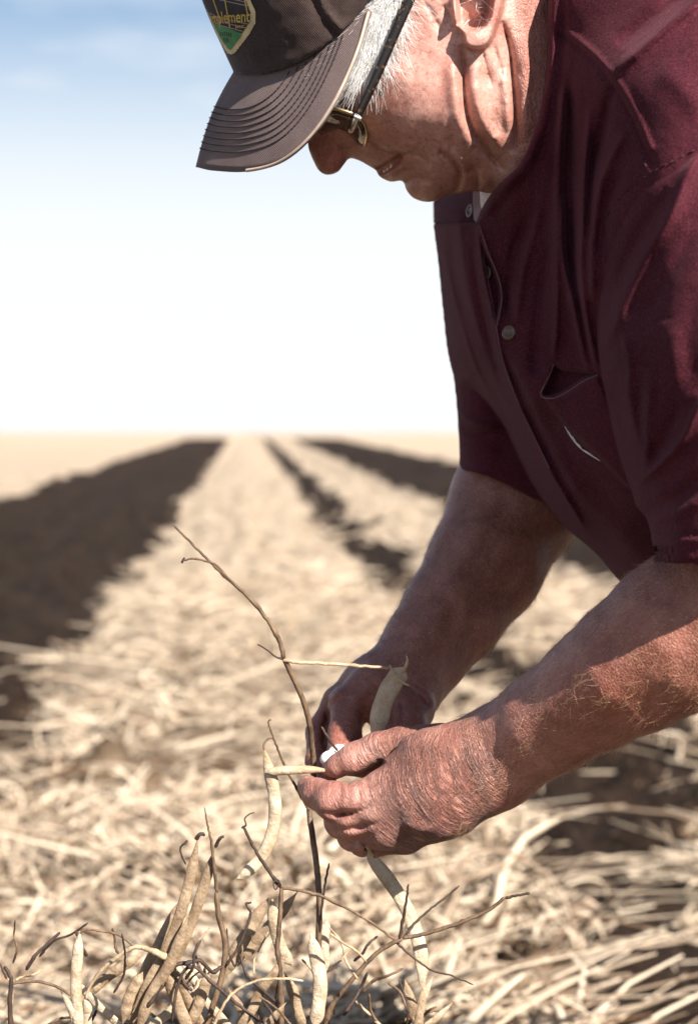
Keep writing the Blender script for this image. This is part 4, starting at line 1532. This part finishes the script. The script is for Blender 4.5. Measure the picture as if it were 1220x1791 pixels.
ns, ntt = 72, 18
VV = np.array([visor_pt(-1 + 2 * i / ns, j / ntt) for i in range(ns + 1) for j in range(ntt + 1)])
ii = np.arange((ns + 1) * (ntt + 1)).reshape(ns + 1, ntt + 1)
VQ = np.stack([ii[:-1, :-1], ii[1:, :-1], ii[1:, 1:], ii[:-1, 1:]], -1).reshape(-1, 4)
visor = mesh_obj('visor', VV, VQ[:, ::-1], VISOR_M, cap)
sm = visor.modifiers.new('thickness', 'SOLIDIFY')
sm.thickness = 0.0026
sm.offset = -1
for k in range(8):
    t0 = 0.425 + 0.0585 * k
    s1 = 0.475 + 0.048 * k
    paths = []
    s, dash, gap = 0.0, 0.0105, 0.0045
    while s < s1 - dash:
        q = []
        for j in range(4):
            x = s + dash * j / 3
            t = t0 * max(0.0, 1 - (x / s1) ** 4.4) ** 0.75
            q.append(visor_pt(max(x, 0.001), t, 0.0005))
        paths.append(q)
        s += dash + gap * (1 + 0.3 * random.random())
    paths = np.array(paths)
    far = far_side(paths)
    V, Q = tubes(np.vstack([paths, far]), 0.00042, 0.00042, 5, ref=(0.3, 0.2, 1))
    mesh_obj('stitch_row', V, Q, STITCH_M, visor)
pe = np.array([[visor_pt(s, 1.0) for s in np.linspace(0.30, 0.995, 60)]])
V, Q = tubes(pe, 0.0010, 0.0010, 6, ref=(0.3, 0.2, 1))
mesh_obj('piping', V, Q, PIPING_M, visor)


def sheet(name, poly, lift, mat, parent, step=1.2, both=True, hole=None):
    """flat cloth or print lying on the crown, cut to an outline given in pixels"""
    poly = np.asarray(poly, float)
    lo, hi = poly.min(0) - 1, poly.max(0) + 1
    us, vs = np.arange(lo[0], hi[0] + step, step), np.arange(lo[1], hi[1] + step, step)
    U, V = np.meshgrid(us, vs, indexing='ij')
    Qf = CROWN_Q(U, V)
    y = YM - np.sqrt(np.maximum(Qf, 0)) * MM - lift
    ok = (poly_signed(U, V, poly) > -0.3) & (Qf > 4.0)
    if hole is not None:
        ok &= poly_signed(U, V, np.asarray(hole, float)) < 0.3
    p = Pn(np.stack([U.ravel(), V.ravel(), y.ravel()], 1))
    i = np.arange(U.size).reshape(U.shape)
    q = np.stack([i[:-1, :-1], i[:-1, 1:], i[1:, 1:], i[1:, :-1]], -1).reshape(-1, 4)
    q = q[ok.ravel()[q].all(1)]
    used = np.unique(q)
    re = np.full(U.size, -1)
    re[used] = np.arange(len(used))
    p, q = p[used], re[q]
    if both:
        m = far_side(p)
        q = np.vstack([q, q[:, ::-1] + len(p)])
        p = np.vstack([p, m])
    return mesh_obj(name, p, q, mat, parent)


M_CREAM = plain('cream_thread', (0.62, 0.50, 0.27), 0.7)
M_FIELD = plain('black_thread', (0.030, 0.024, 0.026), 0.8)
M_GREEN = plain('green_thread', (0.055, 0.25, 0.085), 0.7)
M_YEL = plain('yellow_thread', (0.60, 0.42, 0.10), 0.7)
M_STRIPE = plain('pale_stripe_thread', (0.36, 0.28, 0.26), 0.7)
OUTER = [(330, -60), (415, -55), (430, -25), (438, 0), (447, 20), (447, 41), (435, 62), (410, 94), (403, 96), (396, 92), (385, 75), (362, 30), (340, -30)]
INNER = [(330, -50), (408, -46), (421, -22), (429, 0), (438, 21), (437, 38), (425, 57), (403, 88), (397, 84), (385, 66), (362, 20), (340, -30)]
patch = sheet('patch', OUTER, 0.0006, M_CREAM, cap)
sheet('patch_field', INNER, 0.0010, M_FIELD, patch)
sheet('green_field', [(372, 40), (390, 46), (424, 59), (403, 88), (397, 84), (388, 72), (376, 50)], 0.0013, M_GREEN, patch, 1.0, False)
for k in range(15):
    v0 = -40 + 6.3 * k
    if 14 < v0 + 12 < 40:
        continue
    e = 436 - max(0, v0 + 14 - 40) * 0.75 - max(0, -v0) * 0.35
    a = np.array([(345 + k * 2.1, v0 - 6), (385, v0 + 2), (e, v0 + 13)])
    c = spline(a, 6)
    pl = np.vstack([c + (0, -0.9), (c + (0, 0.9))[::-1]])
    sheet('stripe', pl, 0.0012, M_STRIPE, patch, 0.8, False)
for (a, b) in (((366, -20), (386, 38)), ((386, -40), (402, 49)), ((424, -20), (433, 26))):
    d = np.array([1.1, 0])
    sheet('ray', [np.array(a) - d, np.array(a) + d, np.array(b) + d, np.array(b) - d], 0.0015, M_YEL, patch, 0.7, False)


def lettering(name, text, place, mat, parent, bold=0.02):
    cu = bpy.data.curves.new(name, 'FONT')
    cu.body = text
    cu.size = 1.0
    cu.offset = bold
    o = bpy.data.objects.new(name, cu)
    COL.objects.link(o)
    dg = bpy.context.evaluated_depsgraph_get()
    dg.update()
    me = bpy.data.meshes.new_from_object(o.evaluated_get(dg))
    bpy.data.objects.remove(o)
    co = np.zeros(len(me.vertices) * 3)
    me.vertices.foreach_get('co', co)
    co = co.reshape(-1, 3)
    x = (co[:, 0] - co[:, 0].min()) / (co[:, 0].max() - co[:, 0].min())
    z = co[:, 1] / 0.72
    W = np.array([P(*place(a, b)) for a, b in zip(x, z)])
    me.vertices.foreach_set('co', W.astype(np.float32).ravel())
    me.update()
    me.materials.append(mat)
    ob = bpy.data.objects.new(name, me)
    COL.objects.link(ob)
    ob.parent = parent
    return ob


def pl_main(x, z):
    u = 372 + 65 * x ** 1.25
    v = 41 - 3.0 * x - 21 * z + 1 * (1 - x)
    u = u - 5 * (1 - z) * 0 - 6 * z * (1 - x)
    return u, v, crown_y(u, v) - 0.0018


lettering('lettering', 'Implement', pl_main, M_YEL, patch, 0.012)


def pl_small(x, z):
    u, v = 412 + 18 * x, 50 - 2 * x - 7 * z
    return u, v, crown_y(u, v) - 0.0018


lettering('lettering', 'Inc.', pl_small, M_YEL, patch, 0.01)
for (u0, u1, v0, v1) in ((384, 406, 55, 63), (390, 400, 65.5, 74)):
    n = int((u1 - u0) / 3.2)
    for k in range(n):
        x = u0 + (u1 - u0) * k / n
        sheet('print_mark', [(x, v0 + k * 0.35), (x + 1.9, v0 + k * 0.35), (x + 1.9 + 1.5, v1 + k * 0.35), (x + 1.5, v1 + k * 0.35)], 0.0016, M_FIELD, patch, 0.8, False)

# ================================================================== GLASSES
glasses = empty('glasses', P(600, 225, YM))
tag(glasses, 'gold rimmed eyeglasses with tortoiseshell temple under the cap visor', 'glasses')
GOLD = plain('gold_metal', (0.62, 0.47, 0.26), 0.28, 1.0)
SILVER = plain('bright_metal', (0.75, 0.73, 0.70), 0.22, 1.0)


def tortoise():
    m, nt, b = node_mat('tortoiseshell')
    g = N(nt)
    n = g.noise(g.obj(), 330.0, 2, 0.5)
    c = g.mix(g.rng(n, 0.58, 0.70), (0.010, 0.007, 0.006), (0.085, 0.05, 0.018))
    nt.links.new(c, b.inputs['Base Color'])
    b.inputs['Roughness'].default_value = 0.2
    return m


def lens_mat():
    m, nt, b = node_mat('lens_glass')
    g = N(nt)
    nt.links.new(g.mix(g.rng(g.noise(g.obj(), 200.0), 0.3, 0.7), (0.10, 0.075, 0.045), (0.16, 0.12, 0.07)), b.inputs['Base Color'])
    b.inputs['Roughness'].default_value = 0.03
    b.inputs['IOR'].default_value = 1.5
    b.inputs['Transmission Weight'].default_value = 0.6
    return m


TORT, LENS = tortoise(), lens_mat()


def mirror_y(p, s):
    p = np.array(p)
    return far_side(p) if s > 0 else p


e1 = np.array([0.955, -0.0, -0.30])
e2n = np.array([0.30, 0.0, 0.955])          # out of the lens, towards the brow
for s in (-1, 1):
    tp = np.array([P(u, v, YM - d) for u, v, d in spline([(800, -120, 0.080), (745, -60, 0.0800), (715, 0, 0.0795), (690, 57, 0.0785), (662, 124, 0.0765), (642, 168, 0.0745), (625, 203, 0.0725)], 6)])
    wv = np.linspace(0.0038, 0.0022, len(tp))
    V, Q = tubes(mirror_y(tp[None], s), wv[None], np.full((1, len(tp)), 0.0012), 8, ref=(0, 1, 0))
    mesh_obj('temple', V, Q, TORT, glasses)
    hp = np.array([P(u, v, YM - d) for u, v, d in ((626, 200, 0.0735), (622, 210, 0.0728), (616, 224, 0.071), (612, 230, 0.066))])
    V, Q = tubes(mirror_y(hp[None], s), np.array([[0.0026, 0.0022, 0.0020, 0.0014]]), np.full((1, 4), 0.0010), 8, ref=(0, 1, 0))
    mesh_obj('hinge', V, Q, SILVER, glasses)
    hb = np.array([P(u, v, YM - d) for u, v, d in ((619, 203, 0.0748), (625, 206, 0.0748), (631, 208, 0.0748))])
    V, Q = tubes(mirror_y(hb[None], s), np.array([[0.0013, 0.0014, 0.0013]]), np.full((1, 3), 0.0012), 8, ref=(0, 1, 0))
    mesh_obj('hinge_block', V, Q, SILVER, glasses)
    c0 = P(598, 226, YM - 0.037)
    loop = []
    for k in range(48):
        a = 2 * math.pi * k / 48
        cx = abs(math.cos(a)) ** 0.62 * math.copysign(1, math.cos(a))
        cz = abs(math.sin(a)) ** 0.62 * math.copysign(1, math.sin(a))
        yy = cz * 0.029
        q = c0 + e1 * cx * 0.0150 + np.array([0, yy, 0]) + e2n * (0.0045 * (-cz) + 0.004 * cz * cz - 0.002)
        loop.append(q)
    loop = mirror_y(np.array(loop), s)
    lc = np.vstack([loop, loop[:2]])
    V, Q = tubes(lc[None], 0.0011, 0.0011, 8, ref=(0.3, 0, 1))
    mesh_obj('rim', V, Q, GOLD, glasses)
    c = loop.mean(0)
    rings = [c + (loop - c) * f + e2n * 0.0025 * (f * f - 1) * -1 for f in (0.97, 0.7, 0.4, 0.02)]
    lv = np.vstack(rings)
    lf = []
    for r in range(3):
        for k in range(48):
            lf.append((r * 48 + k, r * 48 + (k + 1) % 48, (r + 1) * 48 + (k + 1) % 48, (r + 1) * 48 + k))
    ln = mesh_obj('lens', lv, np.array(lf), LENS, glasses)
    so = ln.modifiers.new('thickness', 'SOLIDIFY')
    so.thickness = 0.0016
br = np.array([[P(600, 224, YM) + np.array([-0.004 + 0.003 * abs(x), x * 0.009, 0.002]) for x in np.linspace(-1, 1, 9)]])
V, Q = tubes(br, 0.0011, 0.0011, 8, ref=(0.3, 0, 1))
mesh_obj('bridge', V, Q, GOLD, glasses)
# ================================================================== BEAN PLANTS
def stem_mat(name, dark, light):
    m, nt, b = node_mat(name)
    g = N(nt)
    n = g.noise(g.obj(), 120.0, 5, 0.65)
    f = g.noise(g.mapping(g.obj(), (900, 900, 150)), 1.0, 3, 0.6)
    c = g.mix(g.rng(n, 0.36, 0.66), dark, light)
    c = g.mix(g.rng(f, 0.5, 0.75, 0, 0.6), c, tuple(x * 0.45 for x in dark))
    nt.links.new(c, b.inputs['Base Color'])
    nt.links.new(g.bump(f, 0.0007, 0.9), b.inputs['Normal'])
    b.inputs['Roughness'].default_value = 0.65
    return m


def pod_mat(name, dark, light):
    m, nt, b = node_mat(name)
    g = N(nt)
    n = g.noise(g.obj(), 75.0, 6, 0.7)
    sp = g.noise(g.obj(), 520.0, 2, 0.5)
    e = g.attr('edge').outputs['Fac']
    c = g.mix(g.rng(n, 0.35, 0.68), dark, light)
    c = g.mix(g.math('MULTIPLY', e, 0.65), c, (0.36, 0.235, 0.12))
    c = g.mix(g.rng(sp, 0.70, 0.76, 0, 0.8), c, (0.09, 0.045, 0.025))
    nt.links.new(c, b.inputs['Base Color'])
    nt.links.new(g.bump(g.noise(g.mapping(g.obj(), (500, 500, 500)), 1.0, 4, 0.65), 0.0011, 0.9), b.inputs['Normal'])
    b.inputs['Roughness'].default_value = 0.5
    b.inputs['Subsurface Weight'].default_value = 0.08
    b.inputs['Subsurface Scale'].default_value = 0.003
    return m


BROWN = stem_mat('brown_stem', (0.070, 0.039, 0.022), (0.21, 0.132, 0.074))
DARK = stem_mat('dark_stem', (0.022, 0.012, 0.009), (0.080, 0.046, 0.029))
TAN = stem_mat('tan_stem', (0.30, 0.20, 0.115), (0.58, 0.44, 0.28))
POD = pod_mat('dry_pod', (0.35, 0.250, 0.148), (0.60, 0.505, 0.380))
POD_SHADED = pod_mat('shaded_pod', (0.165, 0.102, 0.056), (0.39, 0.285, 0.180))  # darker copy of the dry pod, shade of the clump put into its colour
WHITE_BEAN = plain('white_bean', (0.86, 0.82, 0.76), 0.35)


def stem(name, pts, r0, r1, mat, parent, y=1.235, wob=1.2, sides=8, knots=True):
    a = np.array([(q + (y,))[:3] if len(q) == 2 else q for q in [tuple(p) for p in pts]], float)
    s = spline(a, 7)
    t = np.linspace(0, 1, len(s))
    s[1:-1, :2] += RNG.normal(0, wob * 0.35, (len(s) - 2, 2))
    r = 0.78 * (r0 + (r1 - r0) * t) * s[:, 2] / F
    if knots:
        for k in range(max(1, len(pts) // 3)):
            c = RNG.uniform(0.05, 0.95)
            r = r * (1 + 0.35 * np.exp(-((t - c) / 0.025) ** 2))
    r[0] *= 0.6
    r[-1] *= 0.6
    w = Pn(s)
    w = np.vstack([w[:1] + (w[0] - w[1]) * 0.05, w, w[-1:] + (w[-1] - w[-2]) * 0.05])
    r = np.concatenate([[1e-5], r, [1e-5]])
    V, Q = tubes(w[None], r[None], r[None], sides, ref=(0.1, 1, 0.15))
    return mesh_obj(name, V, Q, mat, parent)


def pod(name, pts, width, parent, y=1.235, thick=0.42, beans=6, tip=0.10, mat=None, twist=0.0, label=None):
    a = np.array([(q + (y,))[:3] if len(q) == 2 else q for q in [tuple(p) for p in pts]], float)
    s = spline(a, 10)
    t = np.linspace(0, 1, len(s))
    w = np.clip(np.minimum(t / 0.24, (1 - t) / max(tip * 1.8, 0.1)), 0, 1)
    w = np.sin(w * math.pi / 2) ** 1.15
    w = np.maximum(w, 0.07)
    lump = 1 + 0.03 * np.cos(2 * math.pi * beans * t + RNG.uniform(0, 6))
    ra = 0.42 * width * w * lump * s[:, 2] / F
    rb = ra * thick * (1 + 0.28 * np.cos(2 * math.pi * beans * t))
    P3 = Pn(s)
    T = np.gradient(P3, axis=0)
    T /= np.linalg.norm(T, axis=1, keepdims=True)
    ref = np.array([0.0, math.cos(twist), math.sin(twist)])
    n1 = np.cross(T, ref)
    n1 /= np.linalg.norm(n1, axis=1, keepdims=True)
    n2 = np.cross(T, n1)
    sides = 14
    ang = np.arange(sides) / sides * 2 * np.pi
    c, sn = np.cos(ang), np.sin(ang)
    prof_b = np.sign(sn) * np.abs(sn) ** 1.25
    V = P3[:, None] + ra[:, None, None] * c[None, :, None] * n1[:, None] + rb[:, None, None] * prof_b[None, :, None] * n2[:, None]
    i = np.arange(len(s) * sides).reshape(len(s), sides)
    Q = np.stack([i[:-1], np.roll(i[:-1], -1, 1), np.roll(i[1:], -1, 1), i[1:]], -1).reshape(-1, 4)
    edge = np.tile(np.abs(c) ** 8, len(s)) * 0.8 + np.repeat(np.maximum(0, 1 - np.minimum(t, 1 - t) / 0.06), sides) * 0.6
    o = mesh_obj(name, V.reshape(-1, 3), Q, mat or POD, parent, True, dict(edge=np.clip(edge, 0, 1)))
    if label:
        o['label'] = label
    return o


# the tall stalk he is holding
tall = empty('bean_plant', P(545, 2150, 1.25))
tag(tall, 'tall dry bean stalk with pods rising beside the man\'s hands', 'plant', 'dry bean plants')
stem('stem', [(545, 2150, 1.25), (546, 1900, 1.245), (552, 1740, 1.242), (557, 1640, 1.242), (558, 1570, 1.244), (553, 1510, 1.248), (546, 1460, 1.254), (541, 1418, 1.26), (546, 1380, 1.264), (548, 1335, 1.264),
              (545, 1300, 1.258), (541, 1265, 1.252), (530, 1225, 1.247), (512, 1185, 1.243), (497, 1152, 1.24)], 7.4, 6, BROWN, tall, wob=0.6, knots=False)
stem('stem', [(497, 1154, 1.24), (488, 1120, 1.239), (468, 1085, 1.238), (440, 1050, 1.237), (412, 1024, 1.236), (385, 1000, 1.235), (360, 975, 1.234), (330, 945, 1.233), (305, 920, 1.232)], 5.5, 2.4, BROWN, tall)
stem('branch', [(410, 1022, 1.233), (400, 1012, 1.231), (380, 990, 1.230), (365, 983, 1.230), (340, 977, 1.231), (318, 981, 1.232)], 3.0, 2.2, BROWN, tall)
stem('branch', [(318, 985, 1.232), (320, 980, 1.232), (323, 975, 1.232)], 3.0, 2.0, DARK, tall, wob=0)
stem('tendril', [(450, 1127, 1.238), (458, 1131, 1.237), (470, 1139, 1.238), (481, 1148, 1.239), (497, 1154, 1.24)], 1.6, 2.4, DARK, tall, wob=0.4)
stem('branch', [(495, 1155, 1.239), (520, 1158, 1.240), (560, 1160, 1.246), (620, 1164, 1.254), (684, 1168, 1.262)], 4.6, 3.2, TAN, tall)
stem('branch', [(680, 1163, 1.262), (686, 1172, 1.261), (696, 1186, 1.258), (706, 1195, 1.257), (716, 1199, 1.257)], 3.0, 2.4, TAN, tall, wob=0.3)
pod('pod', [(708, 1166, 1.264), (700, 1177, 1.266), (690, 1190, 1.268), (676, 1215, 1.270), (665, 1248, 1.272), (659, 1290, 1.274), (656, 1330, 1.276)], 41, tall, thick=0.36, beans=4, tip=0.2)
stem('branch', [(705, 1176, 1.265), (710, 1164, 1.264), (712, 1154, 1.262), (710, 1146, 1.262)], 5.0, 1.2, TAN, tall, wob=0, knots=False)
stem('branch', [(562, 1271, 1.25), (570, 1285, 1.251), (579, 1299, 1.253), (590, 1313, 1.256)], 2.6, 3.2, DARK, tall, wob=0.5)
stem('branch', [(541, 1418, 1.255), (522, 1385, 1.252), (502, 1348, 1.246), (490, 1322, 1.243), (481, 1297, 1.240), (474, 1278, 1.239), (469, 1264, 1.238), (474, 1258, 1.238)], 3.6, 1.8, BROWN, tall)
stem('branch', [(488, 1316, 1.242), (478, 1293, 1.240), (468, 1293, 1.238), (461, 1303, 1.237), (462, 1312, 1.237)], 2.0, 2.4, BROWN, tall, wob=0.4)
pod('pod', [(461, 1306, 1.237), (469, 1340, 1.237), (479, 1385, 1.237), (481, 1425, 1.236), (472, 1470, 1.235), (450, 1508, 1.234), (425, 1530, 1.233), (412, 1538, 1.233)], 27, tall, thick=0.5, beans=5, tip=0.16)
pod('pod', [(640, 1480, 1.262), (652, 1504, 1.26), (682, 1543, 1.255), (712, 1592, 1.25), (731, 1645, 1.245), (738, 1690, 1.242), (738, 1715, 1.241), (743, 1740, 1.24)], 30, tall, thick=0.3, beans=5, tip=0.22)
stem('branch', [(632, 1466, 1.222), (641, 1480, 1.214), (652, 1497, 1.224)], 4.0, 4.0, TAN, tall, wob=0)
stem('branch', [(557, 1640, 1.242), (566, 1560, 1.236), (575, 1510, 1.233)], 3.0, 2.4, DARK, tall)

# what he has picked open
held = pod('bean_pod', [(462, 1351, 1.233), (480, 1349, 1.233), (505, 1347, 1.234), (535, 1346, 1.236), (562, 1347, 1.239), (585, 1350, 1.242)], 19, None, thick=0.75, beans=3, tip=0.3)
tag(held, 'split dry bean pod pinched between thumb and finger pointing sideways', 'bean pod')
for (u, v, y, rx, rz, ry, lab) in ((574, 1326, 1.256, 0.0052, 0.0042, 0.005, 'white bean at the thumb tip, lower of the two bare beans'),
                                   (590, 1317, 1.262, 0.0066, 0.0048, 0.005, 'white bean behind the thumb, upper of the two bare beans')):
    a = math.radians(25)
    bb = ball('white_bean', P(u, v, y), (rx, ry, rz), WHITE_BEAN, None, ((math.cos(a), 0, math.sin(a)), (0, 1, 0), (-math.sin(a), 0, math.cos(a))), 18)
    tag(bb, lab, 'bean', 'bare white beans in the fingers')

# low plant, forked twigs at the middle
fork = empty('bean_plant', P(640, 2150, 1.24))
tag(fork, 'leafless dark bean plant with long forked twigs below the hands', 'plant', 'dry bean plants')
stem('stem', [(490, 2100, 1.23), (492, 1900, 1.228), (490, 1705, 1.226), (485, 1660, 1.226), (490, 1600, 1.226), (492, 1552, 1.226)], 6.5, 5.0, BROWN, fork)
stem('branch', [(492, 1554, 1.226), (462, 1512, 1.224), (441, 1477, 1.222), (427, 1449, 1.221), (424, 1446, 1.221)], 4.4, 3.0, DARK, fork)
stem('tendril', [(422, 1448, 1.221), (430, 1443, 1.22), (428, 1432, 1.22), (436, 1424, 1.22), (445, 1421, 1.22)], 2.2, 1.2, DARK, fork, wob=0.4)
stem('branch', [(490, 1552, 1.226), (540, 1561, 1.226), (600, 1585, 1.228), (655, 1618, 1.230), (690, 1645, 1.232), (726, 1676, 1.232)], 4.0, 2.6, BROWN, fork)
stem('tendril', [(492, 1548, 1.224), (484, 1538, 1.222), (478, 1546, 1.221), (482, 1556, 1.221), (490, 1542, 1.221)], 1.6, 1.2, DARK, fork, wob=0.4)
stem('stem', [(560, 2100, 1.245), (560, 1900, 1.240), (572, 1780, 1.235), (612, 1718, 1.232), (660, 1666, 1.230), (704, 1641, 1.229)], 6.0, 5.0, BROWN, fork)
stem('branch', [(703, 1641, 1.229), (745, 1633, 1.229), (800, 1615, 1.228), (850, 1594, 1.226), (884, 1569, 1.224)], 5.0, 4.0, BROWN, fork)
stem('branch', [(882, 1571, 1.224), (904, 1566, 1.223), (926, 1562, 1.222)], 3.6, 2.8, DARK, fork)
stem('branch', [(698, 1645, 1.229), (706, 1600, 1.227), (711, 1570, 1.226), (714, 1546, 1.225)], 3.8, 2.2, DARK, fork)
stem('branch', [(705, 1640, 1.232), (732, 1608, 1.236), (765, 1580, 1.240), (803, 1549, 1.243)], 3.0, 2.4, DARK, fork)
stem('branch', [(690, 1645, 1.232), (714, 1668, 1.228), (755, 1697, 1.224), (790, 1707, 1.222), (827, 1722, 1.22)], 3.0, 1.8, DARK, fork)
pod('pod', [(476, 1572, 1.238), (480, 1615, 1.24), (492, 1660, 1.243), (512, 1690, 1.246)], 26, fork, thick=0.45, beans=3)
pod('pod', [(543, 1632, 1.222), (552, 1670, 1.221), (560, 1715, 1.22), (556, 1765, 1.22), (548, 1800, 1.22)], 30, fork, thick=0.42, beans=4)
pod('pod', [(572, 1606, 1.252), (566, 1650, 1.252), (570, 1700, 1.252)], 22, fork, thick=0.42, beans=3)

# clump of pods on the left
clump = empty('bean_plant', P(300, 2150, 1.22))
tag(clump, 'bean plant with a sheaf of long dry pods leaning together', 'plant', 'dry bean plants')
stem('stem', [(300, 2120, 1.225), (330, 1900, 1.222), (392, 1690, 1.222), (382, 1600, 1.222), (378, 1560, 1.222)], 7.5, 6.0, BROWN, clump)
stem('stem', [(380, 1562, 1.222), (374, 1510, 1.221), (368, 1465, 1.22), (362, 1440, 1.22), (358, 1412, 1.22)], 4.6, 1.4, BROWN, clump)
for k, (pts, w, y) in enumerate((
        ([(347, 1462), (336, 1520), (318, 1590), (292, 1660), (262, 1715), (232, 1772)], 23, 1.212),
        ([(376, 1482), (358, 1545), (330, 1625), (300, 1690), (268, 1750)], 22, 1.224),
        ([(318, 1570), (285, 1640), (245, 1715), (205, 1800)], 24, 1.232),
        ([(330, 1600), (300, 1680), (262, 1745), (240, 1810)], 24, 1.206),
        ([(292, 1700), (305, 1740), (325, 1790), (340, 1830)], 26, 1.21),
        ([(365, 1700), (352, 1745), (330, 1800)], 24, 1.216),
        ([(140, 1628), (136, 1670), (133, 1720), (136, 1775), (142, 1830)], 24, 1.21),
        ([(250, 1668), (215, 1690), (180, 1715), (150, 1745)], 22, 1.235),
        ([(470, 1570), (440, 1620), (410, 1670), (392, 1710)], 28, 1.262),
        ([(520, 1560), (480, 1610), (445, 1650), (415, 1690)], 24, 1.275),
        ([(215, 1790), (228, 1740), (250, 1700)], 24, 1.204))):
    pod('pod', pts, w, clump, y=y, thick=0.45, beans=5, tip=0.12, mat=POD if k in (6,) else POD_SHADED)
stem('branch', [(343, 1468, 1.212), (347, 1462, 1.211), (352, 1458, 1.211), (358, 1461, 1.212)], 5.2, 3.4, DARK, clump, wob=0.3)
stem('branch', [(377, 1482, 1.224), (381, 1472, 1.223), (386, 1465, 1.222), (392, 1463, 1.222)], 4.2, 3.2, DARK, clump, wob=0.3)
stem('tendril', [(325, 1512, 1.218), (317, 1494, 1.217), (316, 1482, 1.217), (324, 1474, 1.217), (328, 1470, 1.217)], 1.8, 2.6, DARK, clump, wob=0.4)
stem('branch', [(302, 1680, 1.208), (268, 1664, 1.208), (240, 1656, 1.209), (214, 1668, 1.21), (180, 1695, 1.211), (158, 1725, 1.212), (150, 1748, 1.212)], 7.0, 3.4, TAN, clump)
stem('branch', [(238, 1658, 1.209), (222, 1645, 1.209), (205, 1634, 1.21), (180, 1629, 1.21), (150, 1626, 1.21), (140, 1632, 1.21)], 3.0, 2.2, BROWN, clump)
stem('branch', [(8, 1690, 1.2), (20, 1715, 1.2), (18, 1760, 1.2), (24, 1900, 1.2)], 4.5, 6, DARK, clump)
stem('branch', [(20, 1720, 1.2), (60, 1716, 1.205), (100, 1726, 1.208), (125, 1742, 1.21)], 4.0, 3.2, BROWN, clump)
stem('branch', [(0, 1685, 1.2), (12, 1712, 1.2)], 2.5, 3, DARK, clump)
stem('branch', [(388, 1690, 1.222), (372, 1700, 1.216), (350, 1680, 1.212), (330, 1684, 1.21), (300, 1692, 1.208), (278, 1730, 1.206), (258, 1762, 1.205)], 4.5, 5.5, DARK, clump)
stem('branch', [(395, 1690, 1.22), (420, 1650, 1.22), (438, 1600, 1.222), (430, 1582, 1.222), (440, 1578, 1.222)], 3.6, 2.4, DARK, clump)
stem('branch', [(300, 1790, 1.204), (312, 1720, 1.204), (336, 1690, 1.206), (372, 1720, 1.206), (420, 1760, 1.208), (470, 1800, 1.21)], 3.4, 4.2, DARK, clump)
stem('branch', [(368, 1810, 1.2), (385, 1770, 1.2), (410, 1735, 1.201), (450, 1715, 1.203), (500, 1712, 1.205), (530, 1716, 1.206)], 3.6, 2.8, TAN, clump)
rs = random.Random(11)
for k in range(46):
    u, v = rs.uniform(20, 760), rs.uniform(1670, 1840)
    y = rs.uniform(1.20, 1.29)
    a = rs.uniform(0.3, 2.8)
    ln = rs.uniform(35, 110)
    q = []
    for j in range(4):
        q.append((u, v, y))
        u += math.cos(a) * ln / 3
        v -= math.sin(a) * ln / 3
        a += rs.uniform(-0.5, 0.5)
        y += rs.uniform(-0.006, 0.006)
    r = rs.uniform(1.8, 3.6)
    stem('branch', q, r * 1.3, r, rs.choice((DARK, BROWN, BROWN, TAN, TAN)), rs.choice((clump, fork)), wob=0.8)
for k in range(15):
    u, v, y = rs.uniform(30, 760), rs.uniform(1720, 1820), rs.uniform(1.21, 1.28)
    a = rs.uniform(0.7, 2.4)
    q = [(u - math.cos(a) * s + rs.uniform(-5, 5), v + math.sin(a) * s, y) for s in (-75, -35, 5, 50, 95)]
    pod('pod', q, rs.uniform(17, 24), rs.choice((clump, fork)), y=y, thick=0.42, beans=4, twist=rs.uniform(-0.6, 0.6), mat=rs.choice((POD, POD_SHADED, POD_SHADED)))
